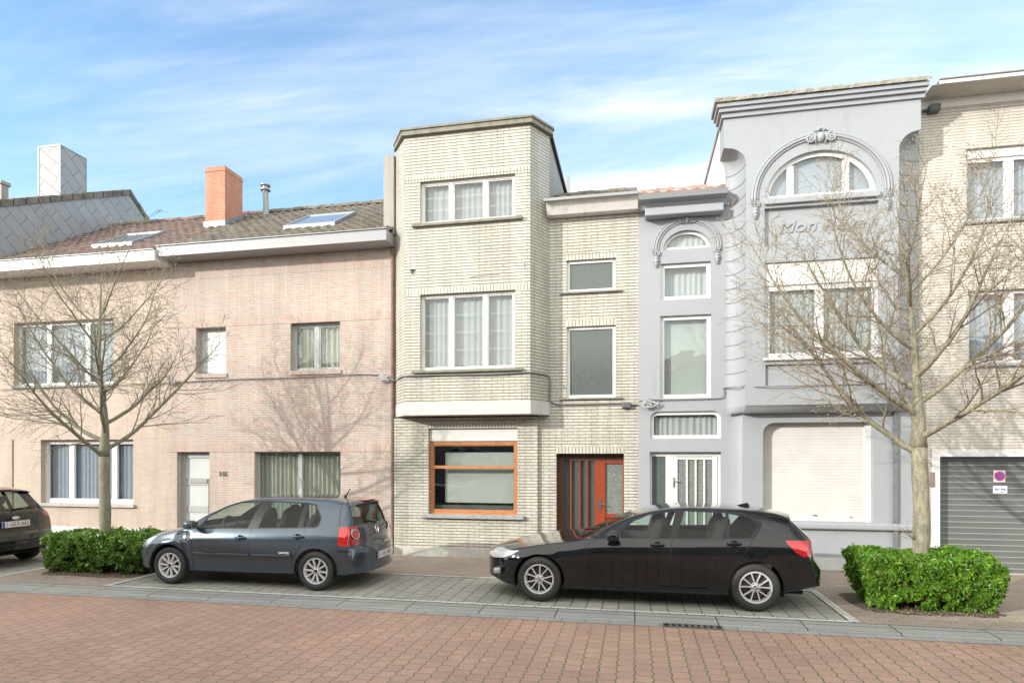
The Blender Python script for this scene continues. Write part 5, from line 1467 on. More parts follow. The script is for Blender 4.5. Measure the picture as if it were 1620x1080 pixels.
    dsh = MB(); dsh.bevbox(S['dash'][0], S['dash'][1], -Wm + .14, Wm - .14, .55, S['belt'] - .02, .05, 3); dsh.build('dashboard', M['dash'], car, local=True, smooth=True, auto=50)
    sw = MB(); n = 22; pts = [(cx - .42 - .10 * math.sin(2 * math.pi * i / n) * .5, -.36 + .185 * math.cos(2 * math.pi * i / n), S['belt'] - .03 + .175 * math.sin(2 * math.pi * i / n)) for i in range(n + 1)]
    sw.tube(pts, .016, 8); sw.tube([(cx - .60, -.36, S['belt'] - .12), (cx - .42, -.36, S['belt'] - .03)], .03, 8); sw.build('steering_wheel', M['dash'], car, smooth=True, local=True)
    def seat(x, y, w, name='seat'):
        s = MB(); s.bevbox(x - .45, x + .08, y - w / 2, y + w / 2, .42, .56, .05, 3)
        bm2 = bmesh.new(); bmesh.ops.create_cube(bm2, size=1); bmesh.ops.subdivide_edges(bm2, edges=bm2.edges[:], cuts=5, use_grid_fill=True)
        for v in bm2.verts:
            c = v.co * 2; l = (abs(c.x) ** 4 + abs(c.y) ** 4 + abs(c.z) ** 4) ** .25; c = c / l
            zz_ = .86 + c.z * .34; v.co = Vector((x + .08 + c.x * .085 + (zz_ - .5) * .26, y + c.y * w / 2 * (1 - .12 * max(0, c.z)), zz_ - .04))
        bm2.verts.index_update(); s.add([v.co[:] for v in bm2.verts], [[v.index for v in f.verts] for f in bm2.faces]); bm2.free()
        so_ = s.build(name, M['seat'], car, smooth=True, local=True, auto=50)
        for hy in ((y,) if w < .7 else (y - w * .3, y + w * .3)):
            h = MB(); bm2 = bmesh.new(); bmesh.ops.create_uvsphere(bm2, u_segments=14, v_segments=10, radius=1)
            for v in bm2.verts:
                c = v.co; l = (abs(c.x) ** 3 + abs(c.y) ** 3 + abs(c.z) ** 3) ** (1 / 3); c = c / l
                v.co = Vector((x + .30 + c.x * .055, hy + c.y * .125, S['head'] + c.z * .085))
            bm2.verts.index_update(); h.add([v.co[:] for v in bm2.verts], [[v.index for v in f.verts] for f in bm2.faces]); bm2.free(); h.build('headrest', M['seat'], so_, smooth=True, local=True)
    seat(cx, -.36, .50); seat(cx, .36, .50); seat(cx + .86, 0, 1.18, 'rear_seat')
    # wheels
    for (ax_, az_, ar) in S['arches']:
        for sg in (-1, 1): wheel(car, ax_, sg * (Wm - .022), S['wr'] + .002, S['wr'], S['rr'], sg, S['rim'], rot=S.get('rot', .31) + ax_)
    # mirrors
    mx_, mz = S['mirror']
    for sg in (-1, 1):
        bm2 = bmesh.new(); bmesh.ops.create_uvsphere(bm2, u_segments=18, v_segments=12, radius=1); h = MB()
        for v in bm2.verts:
            c = v.co; l = (abs(c.x) ** 3.2 + abs(c.y) ** 3.2 + abs(c.z) ** 3.2) ** (1 / 3.2); c = c / l
            v.co = Vector((mx_ + c.x * .085 * (1 - .15 * c.z), sg * (Wm + .075) + c.y * .095, mz + c.z * .068))
        bm2.verts.index_update(); h.add([v.co[:] for v in bm2.verts], [[v.index for v in f.verts] for f in bm2.faces]); bm2.free()
        h.tube([(mx_ - .01, sg * (Wm - .08), mz - .05), (mx_ - .01, sg * (Wm + .03), mz - .035)], .022, 8)
        mo = h.build('side_mirror', S['paint'], car, smooth=True, local=True)
        g = MB(); g.bevbox(mx_ + .080, mx_ + .088, sg * (Wm + .075) - .075, sg * (Wm + .075) + .075, mz - .05, mz + .05, .002, 1); g.build('mirror_glass', M['chrome'], mo, local=True)
    for (hx, hz) in S['handles']:
        for sg in (-1, 1):
            yb = Wm - .004; h = MB()
            h.tube([(hx - .09, sg * (yb - .004), hz), (hx - .075, sg * (yb + .020), hz), (hx + .065, sg * (yb + .022), hz + .002), (hx + .085, sg * (yb - .004), hz)], [.011, .014, .014, .011], 8)
            ho = h.build('door_handle', S['handle_mat'], car, smooth=True, local=True)
            c = MB(); c.lathe_y([(0, .0), (.046, .0)], hx - .005, hz - .002, 20, sg * (yb + .003), 1); c.build('handle_cup', M['trim_black'], ho, local=True)
    if S.get('plate'):
        px__, py__, pz__, txt, rz_ = S['plate']
        p = MB(); p.bevbox(px__ - .004, px__ + .004, py__ - .26, py__ + .26, pz__ - .057, pz__ + .057, .003, 1); po = p.build('number_plate', M['plate_white'], car, local=True)
        p = MB(); p.box(px__ + .004, px__ + .0055, py__ - .257, py__ - .212, pz__ - .053, pz__ + .053); p.build('country_strip', M['plate_blue'], po, local=True)
        put_local('plate_lettering', txt, .098, M['plate_red'], Matrix.Translation((px__ + .0055, py__ + .02, pz__)) @ FACE_E, po, .0006, .0004, sx=.95)
        t_ = MB(); ww = .006
        for (y0, y1, z0, z1) in ((-.257, .257, .050, .054), (-.257, .257, -.054, -.050), (-.257, -.253, -.05, .05), (.253, .257, -.05, .05)): t_.box(px__ + .0041, px__ + .0056, py__ + y0, py__ + y1, pz__ + z0, pz__ + z1)
        t_.build('plate_border', M['plate_red'], po, local=True)
    return car
front_lamp = lambda c, n: abs(c.y) > .3 and c.x < 1.0
# ---- small grey-blue hatchback
polo_paint = paint('slate_blue_car_paint', (.054, .074, .096), .45, .20, dust=.03)
def zsill(x): return .2
PW = .825
pf, pr_ = .735, 3.265
S = dict(name='parked_car', loc=(-7.985, 8.45 + PW, .028), label='slate blue five-door hatchback with a scraped front wing and silver twin-spoke wheels', L=4.02, Wm=PW, kf=.13, kr=.17, lf=.9, lr=.5, nose=(.735, 1.06),
    T=[(0, .60), (.05, .665), (.16, .735), (.45, .825), (.80, .895), (.98, .955), (1.3, 1.135), (1.6, 1.265), (1.9, 1.345), (2.3, 1.385), (2.8, 1.392), (3.2, 1.378), (3.60, 1.335), (3.69, 1.295), (3.76, 1.18), (3.84, 1.02), (3.885, .92), (3.905, .80), (3.92, .66), (3.94, .645), (3.99, .635), (4.02, .56)],
    B=[(0, .54), (.1, .63), (.3, .72), (.6, .80), (1.0, .868), (1.3, .885), (2.2, .912), (3.0, .935), (3.4, .950), (3.84, .93), (4.02, .6)],
    W=[(0, .66), (.1, .73), (.3, .79), (.6, .82), (1.1, .815), (2.0, .822), (3.0, .825), (3.5, .82), (3.8, .80), (4.02, .77)],
    R=[(0, .50), (.5, .60), (.9, .66), (1.1, .64), (1.5, .565), (2.0, .55), (3.0, .545), (3.5, .535), (3.7, .55), (3.84, .62), (4.02, .68)],
    E=[(0, .03), (.5, .04), (.9, .03), (1.1, .03), (1.5, .035), (2.2, .035), (3.5, .04), (3.7, .03), (4.02, .02)],
    S=[(0, .25), (.3, .21), (1.1, .20), (2.9, .215), (3.6, .22), (4.02, .26)],
    tum=.06, flank=.008, belt=.905, floor=.20, cabin=(1.95, .5), dash=(1.02, 1.42), head=1.12, wr=.295, rr=.205, rim='twin', rot=.1, flare=.012,
    arches=[(pf, .30, .345), (pr_, .30, .345)], mirror=(1.20, .965), handles=[(2.02, .775), (2.99, .815)], paint=polo_paint, handle_mat=polo_paint,
    dents=[(.98, .76, .16, .16, .030), (1.03, .62, .10, .14, .02)], gaps=[], regions=[], auto=40)
fw1 = [(1.235, .902), (1.36, 1.075), (1.60, 1.205), (1.83, 1.280), (2.225, 1.308), (2.10, .915)]
fw2 = [(2.285, .925), (2.375, 1.310), (2.97, 1.290), (2.955, .945)]
fw3 = [(3.035, .955), (3.045, 1.283), (3.16, 1.268), (3.285, 1.08), (3.275, 1.0), (3.24, .965)]
trim = [(1.19, .888), (1.33, 1.085), (1.58, 1.228), (1.82, 1.305), (2.35, 1.334), (3.03, 1.308), (3.06, 1.298), (3.17, 1.287), (3.315, 1.085), (3.305, .985), (3.26, .945), (2.9, .930), (2.1, .900)]
glassy = lambda c, n: abs(n.y) > .3 and abs(c.y) > .42
S['regions'] = [('pillar_trim', 'xz', trim, glassy, M['trim_black']), ('side_window', 'xz', fw1, glassy, M['car_glass']), ('side_window', 'xz', fw2, glassy, M['car_glass']), ('side_window', 'xz', fw3, glassy, M['car_glass']),
    ('windscreen', 'xy', [(1.02, -.58), (1.0, 0), (1.02, .58), (1.66, .49), (1.63, 0), (1.66, -.49)], lambda c, n: c.z > .9 and n.z > .2, M['car_glass']),
    ('rear_window', 'yz', [(-.60, .975), (.60, .975), (.50, 1.305), (-.50, 1.305)], lambda c, n: n.x > .3 and c.x > 3.5, M['dark_glass']),
    ('taillight', 'xz', [(3.635, .96), (3.98, .96), (3.98, .685), (3.635, .685), (3.64, .8)], lambda c, n: abs(c.y) > .555 and c.x > 3.6, M['red_lamp']),
    ('headlight', 'xz', [(.14, .73), (.45, .80), (.50, .77), (.36, .64), (.16, .56), (.05, .56)], lambda c, n: abs(c.y) > .38 and c.x < .7, M['clear_lamp'])]
S['gaps'] = [[(1.155, .22), (1.145, .5), (1.155, .78), (1.21, .885)], [(2.175, .23), (2.16, .6), (2.18, .90), (2.20, .915)], [(3.09, .94), (3.09, .80), (3.05, .70), (2.97, .58)], [(2.97, .58), (2.88, .47), (2.85, .23)], [(1.155, .222), (2.85, .235)],
    [(3.56, 1.34), (3.63, .97)], [(3.635, .685), (3.64, .62)]]
S['plate'] = (4.028, .02, .475, '2-DEE-680', 0)
polo = make_car(S)
# rubbing strip, badge, lamps, spoiler, wiper, emblem
mb = MB(); mb.bevbox(1.19, 2.155, -PW - .008, -PW + .02, .492, .528, .006, 1); mb.build('side_strip', polo_paint, polo, local=True)
mb = MB(); mb.bevbox(2.185, 2.875, -PW - .008, -PW + .02, .497, .533, .006, 1); mb.build('side_strip', polo_paint, polo, local=True)
put_local('door_badge', 'UNITED', .040, WHITE_TXT, Matrix.Translation((2.76, -PW - .003, .560)) @ FACE_S, polo, .001, .001, sx=1.25)
def spoiler(prof, hw, kr_, Wd, paint_, car_):
    m_ = MB(); n_ = 16; np_ = len(prof); vs = []
    for i in range(n_ + 1):
        y = -hw + 2 * hw * i / n_; dx_ = -kr_ * (abs(y) / Wd) ** 2.0; dz_ = -.05 * (abs(y) / hw) ** 3
        for (x, z) in prof: vs.append((x + dx_, y, z + dz_))
    fs = [(i * np_ + k, i * np_ + (k + 1) % np_, (i + 1) * np_ + (k + 1) % np_, (i + 1) * np_ + k) for i in range(n_) for k in range(np_)] + [tuple(range(np_)), tuple(n_ * np_ + k for k in range(np_))[::-1]]
    m_.add(vs, fs); return m_.build('roof_spoiler', paint_, car_, local=True, smooth=True, auto=35)
sp = spoiler([(3.52, 1.352), (3.66, 1.335), (3.79, 1.312), (3.805, 1.298), (3.72, 1.280), (3.60, 1.285)], .54, .16, PW, polo_paint, polo)
mb = MB(); mb.bevbox(3.69, 3.795, -.20, .20, 1.321, 1.336, .003, 1); mb.build('brake_light', M['red_lamp'], sp, local=True)
for sg in (-1, 1):
    for (zz_, r_, mt) in ((.855, .070, M['clear_lamp']), (.855, .052, M['red_lamp'])):
        mb = MB(); xx = 3.835 if r_ > .06 else 3.842
        c = Vector((xx, sg * .655, zz_)); nn = 24
        pts = [(c.x - (math.cos(2 * math.pi * i / nn) * r_ * .28 * 0) , 0, 0) for i in range(1)]
        ring = [(c.x + .012 - .30 * abs(math.cos(2 * math.pi * i / nn)) * 0 - sg * math.cos(2 * math.pi * i / nn) * r_ * .42 - math.sin(2 * math.pi * i / nn) * r_ * .28, c.y + math.cos(2 * math.pi * i / nn) * r_ * .9, c.z + math.sin(2 * math.pi * i / nn) * r_) for i in range(nn)]
        mb.add(ring, [tuple(range(nn))]); mb.tube([ring[i % nn] for i in range(nn + 1)], .006, 6)
        mb.build('lamp_ring', mt, polo, local=True)
em = MB(); ex_, ez_ = 3.905, .86; nn = 28
em.tube([(ex_ - .01 * math.sin(2 * math.pi * i / nn), .062 * math.cos(2 * math.pi * i / nn), ez_ + .062 * math.sin(2 * math.pi * i / nn)) for i in range(nn + 1)], .007, 6)
for pts in ([(-.030, .045), (0, .012), (.030, .045)], [(-.048, .018), (-.024, -.040), (0, .004), (.024, -.040), (.048, .018)]): em.tube([(ex_ + .004, a, ez_ + b) for a, b in pts], .006, 6)
em.build('tailgate_emblem', M['chrome'], polo, local=True)
mb = MB(); mb.tube([(3.89, .0, .965), (3.865, -.10, 1.0), (3.83, -.36, 1.03)], [.012, .008, .006], 6); mb.build('rear_wiper', M['trim_black'], polo, local=True)
mb = MB(); mb.tube([(3.36, 0, 1.37), (3.44, 0, 1.50)], [.012, .006], 6); mb.tube([(3.36, 0, 1.36), (3.36, 0, 1.395)], [.03, .02], 8); mb.build('aerial', M['trim_black'], polo, local=True)
mb = MB(); mb.bevbox(3.62, 3.86, -.812, -.80, .60, .62, .002, 1); mb.build('bumper_strip', M['trim_black'], polo, local=True)
scr = MB(); rnd = random.Random(4)
for k in range(9):
    z = .60 + k * .026; x = .97 + rnd.uniform(-.03, .03); w_ = rnd.uniform(.05, .12); scr.tube([(x - w_ / 2, -.792, z), (x, -.790, z + .004), (x + w_ / 2, -.793, z - .002)], .0022, 4)
scr.build('scrape_marks', plain('bare_scratched_paint', (.45, .47, .50), .5), polo, local=True)

# ---- black five-door hatchback
bk_paint = paint('black_car_paint', (.004, .005, .006), .0, .12, dust=.015)
BW = .885; b0 = -2.30 - .015
bf, br = 1.005, 3.865
T = dict(name='parked_car', loc=(b0, 8.43 + BW, .028), label='glossy black five-door hatchback with shark-fin aerial and thin-spoke wheels', L=4.82, Wm=BW, kf=.34, kr=.22, lf=1.1, lr=.55, nose=(1.005, .88),
    T=[(0, .59), (.05, .63), (.15, .675), (.40, .725), (.80, .775), (1.25, .832), (1.50, .862), (1.60, .882), (1.68, .925), (2.05, 1.115), (2.35, 1.228), (2.70, 1.308), (3.1, 1.338), (3.6, 1.330), (3.85, 1.314), (4.13, 1.285), (4.31, 1.238), (4.38, 1.18), (4.54, 1.045), (4.66, .93), (4.70, .78), (4.73, .67), (4.82, .52)],
    B=[(0, .54), (.1, .62), (.3, .69), (.7, .765), (1.2, .825), (1.6, .872), (2.0, .902), (2.4, .912), (3.3, .935), (3.8, .955), (4.2, .96), (4.58, .91), (4.82, .56)],
    W=[(0, .68), (.1, .76), (.35, .84), (.7, .875), (1.2, .872), (2.2, .872), (3.2, .880), (3.8, .885), (4.2, .88), (4.6, .86), (4.82, .82)],
    R=[(0, .52), (.5, .63), (1.2, .72), (1.5, .72), (1.8, .66), (2.3, .585), (3.0, .575), (3.7, .57), (4.2, .56), (4.55, .64), (4.82, .70)],
    E=[(0, .03), (.5, .04), (1.3, .035), (1.6, .03), (2.2, .035), (3.6, .036), (4.2, .036), (4.4, .03), (4.82, .02)],
    S=[(0, .27), (.35, .20), (1.3, .17), (3.4, .175), (4.1, .23), (4.82, .34)],
    tum=.075, flank=.016, belt=.905, floor=.18, cabin=(2.40, .5), dash=(1.75, 2.05), head=1.10, wr=.312, rr=.215, rim='v', rot=.2, flare=.010,
    arches=[(bf, .315, .352), (br, .315, .352)], mirror=(2.03, .955), handles=[(2.62, .845), (3.60, .888)], paint=bk_paint, handle_mat=bk_paint, auto=40)
w1 = [(2.10, .918), (2.15, 1.0), (2.30, 1.125), (2.52, 1.218), (2.865, 1.268), (2.77, .928)]
w2 = [(2.865, .930), (2.985, 1.272), (3.52, 1.258), (3.505, .948)]
w3 = [(3.545, .950), (3.56, 1.248), (3.78, 1.212), (3.92, 1.13), (3.80, .962)]
tr = [(1.98, .908), (2.11, 1.015), (2.26, 1.14), (2.49, 1.238), (2.9, 1.294), (3.53, 1.28), (3.80, 1.236), (3.985, 1.14), (3.955, 1.08), (3.86, .948), (2.9, .915)]
T['regions'] = [('pillar_trim', 'xz', tr, glassy, M['trim_black']), ('side_window', 'xz', w1, glassy, M['car_glass']), ('side_window', 'xz', w2, glassy, M['car_glass']), ('side_window', 'xz', w3, glassy, M['car_glass']),
    ('windscreen', 'xy', [(1.58, -.64), (1.53, 0), (1.58, .64), (2.30, .52), (2.25, 0), (2.30, -.52)], lambda c, n: c.z > .84 and n.z > .2, M['car_glass']),
    ('rear_window', 'yz', [(-.60, .975), (.60, .975), (.50, 1.215), (-.50, 1.215)], lambda c, n: n.x > .2 and c.x > 4.0, M['dark_glass']),
    ('taillight', 'xz', [(4.235, .935), (4.70, .935), (4.72, .80), (4.68, .745), (4.44, .735), (4.36, .78), (4.25, .90)], lambda c, n: abs(c.y) > .45 and c.x > 4.1, M['red_lamp']),
    ('headlight', 'xz', [(.12, .60), (.22, .665), (.42, .695), (.72, .70), (.62, .645), (.48, .585), (.30, .55), (.15, .55)], lambda c, n: abs(c.y) > .34 and c.x < .9, M['clear_lamp'])]
T['gaps'] = [[(1.66, .25), (1.645, .5), (1.655, .80), (1.80, .885), (1.98, .905)], [(2.78, .28), (2.775, .6), (2.80, .88), (2.83, .915)], [(3.83, .945), (3.80, .88), (3.62, .62), (3.50, .42)], [(1.66, .262), (2.3, .262), (3.0, .285), (3.50, .345)],
             [(.60, .71), (.9, .80), (1.5, .895)], [(3.98, .63), (4.30, .68), (4.42, .70)]]
bmw = make_car(T)
mb = MB(); mb.prism_y([(3.70, 1.30), (3.80, 1.335), (3.89, 1.358), (3.915, 1.354), (3.95, 1.27), (3.72, 1.28)], -.022, .022); mb.build('shark_fin_aerial', M['trim_black'], bmw, local=True)
mb = MB(); spoiler([(4.05, 1.292), (4.25, 1.268), (4.405, 1.232), (4.41, 1.218), (4.32, 1.20), (4.10, 1.25)], .58, .14, BW, bk_paint, bmw)
mb = MB(); mb.tube([(.42, -.72, .53), (.30, -.60, .50)], .0, 4)
for (ax_) in (bf, br):
    for j, (c_, q0) in enumerate(((WHITE_TXT, 0), (M['plate_blue'], 1))):
        m_ = MB(); zc = T['wr'] + .002; yy = -BW + .022 + .0155
        for q in (0, 2):
            a0 = (q + q0) * math.pi / 2; pts = [(ax_, yy, zc)] + [(ax_ + .019 * math.cos(a0 + math.pi / 2 * i / 6), yy, zc + .019 * math.sin(a0 + math.pi / 2 * i / 6)) for i in range(7)]
            m_.add(pts, [tuple(range(8))])
        m_.build('hub_emblem', c_, bmw, local=True)
mb = MB(); mb.tube([(4.60, -.45, .29), (4.74, -.45, .29)], .03, 12); mb.build('tailpipe', M['chrome'], bmw, local=True)
mb = MB(); mb.bevbox(.34, .44, -.80, -.64, .36, .44, .02, 2); mb.build('fog_light', M['clear_lamp'], bmw, local=True)

# ---- dark hatchback at the left edge, seen from behind
fd_paint = paint('dark_green_black_paint', (.012, .016, .014), .2, .18, dust=.06)
FW = .90; FL = 4.35
U = dict(name='parked_car', loc=(-11.0 - FL - .02, 9.27, .028), label='dark tall hatchback seen from behind at the left edge, its plate reads 1-GEX-662', L=FL, Wm=FW, kf=.32, kr=.20, lf=1.0, lr=.9,
    T=[(0, .62), (.05, .68), (.3, .80), (.9, .93), (1.2, 1.02), (1.7, 1.30), (2.1, 1.42), (2.6, 1.47), (3.2, 1.465), (3.6, 1.435), (3.78, 1.39), (3.92, 1.24), (4.10, 1.04), (4.16, .97), (4.20, .80), (4.25, .64), (4.30, .60), (4.35, .50)],
    B=[(0, .55), (.3, .73), (1.0, .88), (2.0, .93), (3.2, .97), (3.8, 1.00), (4.1, .95), (4.35, .55)],
    W=[(0, .70), (.3, .85), (.8, .89), (3.2, .90), (3.9, .885), (4.2, .85), (4.35, .80)], R=[(0, .52), (.9, .70), (1.5, .64), (2.2, .60), (3.3, .60), (3.8, .60), (4.1, .68), (4.35, .72)],
    E=[(0, .03), (1, .03), (1.6, .05), (3.4, .055), (3.8, .04), (4.35, .02)], S=[(0, .27), (.4, .22), (1.2, .20), (3.2, .21), (3.9, .26), (4.35, .33)],
    tum=.07, flank=.012, belt=.93, floor=.2, cabin=(2.2, .5), dash=(1.3, 1.7), head=1.18, wr=.315, rr=.215, rim='v', rot=.2, flare=.012,
    arches=[(.85, .32, .355), (3.52, .32, .355)], mirror=(1.55, 1.0), handles=[(2.35, .87), (3.3, .91)], paint=fd_paint, handle_mat=fd_paint, auto=40)
U['regions'] = [('pillar_trim', 'xz', [(1.35, .93), (1.75, 1.22), (2.2, 1.37), (3.1, 1.385), (3.5, 1.34), (3.62, 1.04), (3.5, .975)], glassy, M['trim_black']), ('side_window', 'xz', [(1.5, .95), (1.8, 1.19), (2.2, 1.335), (2.30, 1.34), (2.28, .96)], glassy, M['car_glass']),
    ('side_window', 'xz', [(2.40, .965), (2.42, 1.345), (3.05, 1.35), (3.05, .98)], glassy, M['car_glass']), ('side_window', 'xz', [(3.15, .985), (3.15, 1.345), (3.45, 1.31), (3.55, 1.05), (3.45, .995)], glassy, M['car_glass']),
    ('windscreen', 'xy', [(1.2, -.6), (1.15, 0), (1.2, .6), (1.9, .53), (1.88, 0), (1.9, -.53)], lambda c, n: c.z > .95 and n.z > .2, M['car_glass']),
    ('rear_window', 'yz', [(-.69, 1.05), (-.5, 1.02), (.5, 1.02), (.69, 1.05), (.54, 1.36), (-.54, 1.36)], lambda c, n: n.x > .2 and c.x > 3.5, M['dark_glass']),
    ('taillight', 'yz', [(.60, .95), (.76, 1.0), (.95, 1.02), (.95, .86), (.70, .86)], lambda c, n: c.x > 3.85, M['red_lamp']), ('taillight', 'yz', [(-.60, .95), (-.76, 1.0), (-.95, 1.02), (-.95, .86), (-.70, .86)], lambda c, n: c.x > 3.85, M['red_lamp'])]
U['gaps'] = []
U['plate'] = (4.245, -.02, .79, '1-GEX-662', 0)
ford = make_car(U)
em = MB(); nn = 28
em.tube([(4.212, .066 * math.cos(2 * math.pi * i / nn), .90 + .026 * math.sin(2 * math.pi * i / nn)) for i in range(nn + 1)], .005, 6)
em.add([(4.209, .062 * math.cos(2 * math.pi * i / nn), .90 + .022 * math.sin(2 * math.pi * i / nn)) for i in range(nn)], [tuple(range(nn))]); em.build('tailgate_emblem', M['chrome'], ford, local=True)
mb = MB(); sp = spoiler([(3.55, 1.45), (3.78, 1.425), (3.88, 1.395), (3.885, 1.375), (3.8, 1.37), (3.6, 1.40)], .60, .12, FW, fd_paint, ford)
mb = MB(); mb.bevbox(3.80, 3.893, -.2, .2, 1.40, 1.412, .003, 1); mb.build('brake_light', M['red_lamp'], sp, local=True)
mb = MB(); mb.tube([(4.12, 0, 1.045), (4.10, .12, 1.06), (4.06, .50, 1.075)], [.014, .010, .006], 6); mb.build('rear_wiper', M['trim_black'], ford, local=True)
for (z0, z1) in ((.50, .515), (.42, .432)):
    mb = MB(); nn = 16; pts = [(FL + .004 - .20 * (abs(-.74 + 1.48 * i / nn) / .80) ** 2.4, -.74 + 1.48 * i / nn, z0) for i in range(nn + 1)]
    mb.tube(pts, .010, 6); mb.build('bumper_strip', M['trim_black'], ford, local=True)

# ================================================================== trees and hedges
def bark_mat(name, c1, c2):
    t = NT(name); pos = objvec(t)
    mp = t.node('ShaderNodeMapping'); t.link(pos, mp.inputs[0]); mp.inputs['Scale'].default_value = (9, 9, 3)
    n = t.noise(mp.outputs[0], 2.2, 7, .7); n2 = t.noise(pos, 60, 4, .7)
    t.col(t.mix(1.0, t.mix(t.rng(n, .38, .62), c1, c2), t.mix(t.rng(n2, .3, .7), (.72, .72, .72), (1.2, 1.2, 1.2)), 'MULTIPLY')); t.set(Roughness=.9); t.bump(t.math('ADD', n, t.math('MULTIPLY', n2, .6)), .7, .012); return t.m
BARK1 = bark_mat('grey_green_bark', (.27, .255, .185), (.20, .195, .14)); TWIG1 = plain('grey_twig_bark', (.235, .22, .165), .9, var=.2); TWIG2 = plain('brown_green_twig_bark', (.26, .215, .155), .9, var=.25, nscale=3); BARK2 = bark_mat('lichen_flecked_bark', (.33, .31, .22), (.20, .19, .14))
BUD = plain('pale_buds', (.42, .34, .22), .8, var=.25, nscale=30)
def tree(name, base, z_fork, z_top, r0, spread, label, bark, seed, buds, lean=0.0):
    rnd = random.Random(seed)
    t = thing(name, (base[0], base[1], 0), label, 'tree', 'bare street trees')
    tk = MB(); pts = []; rad = []
    for i in range(15):
        f = i / 14; z = f * z_fork
        pts.append((base[0] + .012 * math.sin(z * 3 + seed) + lean * f, base[1] + .01 * math.cos(z * 2.3), z)); rad.append(r0 * (1.20 - .20 * min(1, f * 5)) * (1 - .08 * f) * (1 + .05 * math.sin(z * 9 + seed) + rnd.uniform(-.025, .03)) * (1.12 if f > .93 else 1))
    top = Vector(pts[-1])
    # leader
    L = z_top - z_fork; lead = [top]; lr = [r0 * .98]; d = Vector((lean * .2, 0, 1)).normalized(); p = top.copy(); n = 20
    for i in range(n):
        d = (d + Vector((rnd.uniform(-.07, .07), rnd.uniform(-.07, .07), .1))).normalized(); p = p + d * L / n; lead.append(p.copy()); lr.append(r0 * (.60 + .3 * max(0, 1 - i / 3)) * (1 - (i + 1) / n) ** .9 + .004)
    tk.tube(pts, rad, 18); tk.tube([v[:] for v in lead], lr, 10)
    tk.build('trunk', bark, t, smooth=True)
    br = MB(); bd = MB(); lb = MB()
    octa = [(1, 0, 0), (-1, 0, 0), (0, 1, 0), (0, -1, 0), (0, 0, 1.5), (0, 0, -1.2)]; of = [(0, 2, 4), (2, 1, 4), (1, 3, 4), (3, 0, 4), (2, 0, 5), (1, 2, 5), (3, 1, 5), (0, 3, 5)]
    def bud(p, s): bd.add([(p.x + a * s, p.y + b * s, p.z + c * s) for a, b, c in octa], of)
    def grow(p, d, length, r_, lvl, up):
        seg = {0: 14, 1: 8, 2: 5, 3: 3}[lvl]; sides = {0: 7, 1: 5, 2: 3, 3: 3}[lvl]
        P_ = [p.copy()]; Rr = [r_]; step = length / seg; dirs = [d.copy()]
        for i in range(seg):
            w = {0: .085, 1: .16, 2: .24, 3: .3}[lvl]
            d = (d + Vector((rnd.uniform(-w, w), rnd.uniform(-w, w), rnd.uniform(-w, w) * .8 + up))).normalized()
            p = p + d * step; P_.append(p.copy()); dirs.append(d.copy()); Rr.append(max(.0026, r_ * (1 - (i + 1) / seg) ** .8))
        if lvl == 0: lb.tube([v[:] for v in P_], [q_ * rnd.uniform(.92, 1.12) for q_ in Rr], sides, cap=False)
        else: br.tube([v[:] for v in P_], Rr, sides, cap=False)
        if lvl == 3 or (lvl == 2):
            if rnd.random() < buds: bud(P_[-1], rnd.uniform(.006, .011))
            if lvl == 2 and rnd.random() < buds: bud(P_[-2], rnd.uniform(.005, .009))
        if lvl < 3:
            nch = {0: int(length * 6) + 3, 1: int(length * 6.6) + 2, 2: int(length * 6)}[lvl]
            for k in range(nch):
                f = (.16 if lvl == 0 else .12) + (.98 - .16) * (k + rnd.random()) / nch
                i = min(seg - 1, int(f * seg)); q = P_[i].lerp(P_[i + 1], f * seg - i); dd = dirs[i]
                ax_ = Vector((rnd.uniform(-1, 1), rnd.uniform(-1, 1), rnd.uniform(-.4, .4)))
                ax_ = (ax_ - dd * ax_.dot(dd))
                if ax_.length < 1e-3: continue
                ang = R(rnd.uniform(32, 62)); nd = (dd * math.cos(ang) + ax_.normalized() * math.sin(ang)).normalized()
                if lvl == 0: nd.z += .12; nd.normalize()
                ln = {0: (length * .42 * (1 - f * .62) + .12), 1: (length * .45 * (1 - f * .5) + .08), 2: (length * .5 * (1 - f * .4) + .03)}[lvl] * rnd.uniform(.7, 1.2)
                grow(q, nd, ln, max(.0030, Rr[i] * {0: .42, 1: .5, 2: .6}[lvl]), lvl + 1, {0: .05, 1: .03, 2: .0}[lvl])
    nl = 15; az = rnd.uniform(0, 6)
    for k in range(nl):
        f = (k / nl) ** 1.15 * .80; i = min(n - 1, int(f * n)); q = lead[i].lerp(lead[i + 1], f * n - i) if f > .01 else top - Vector((0, 0, rnd.uniform(.0, .10)))
        az += 2.4 + rnd.uniform(-.3, .3); el = R(rnd.uniform(12, 30) + 34 * f)
        d = Vector((math.cos(az) * math.cos(el), math.sin(az) * math.cos(el), math.sin(el)))
        ln = spread * (1.06 - .66 * f) * rnd.uniform(.85, 1.12)
        if abs(d.y) > .6: ln *= .82
        grow(q, d, ln, (.042 if k < 7 else .031) * (1 - .55 * f) * (r0 / .1), 0, .064)
    lb.build('limbs', bark, t, smooth=True)
    br.build('branches', TWIG1 if bark is BARK1 else TWIG2, t, smooth=True)
    if bd.v: bd.build('buds', BUD, t)
    return t
tx1_, tx2_ = SX(166, 9.32), SX(1457.5, 9.32)
def fork_z(px, py): return P(px, py, 9.32)[1]
tree('street_tree', (tx1_, 9.32), fork_z(166, 722), fork_z(166, 425), .093, 3.25, 'bare young street tree with grey-green bark growing out of the left hedge', BARK1, 11, .35)
tree('street_tree', (tx2_, 9.32), fork_z(1457, 708), fork_z(1440, 305), .107, 3.3, 'bare street tree with lichen-flecked bark and pale buds in the right hedge', BARK2, 23, .8, -.02)
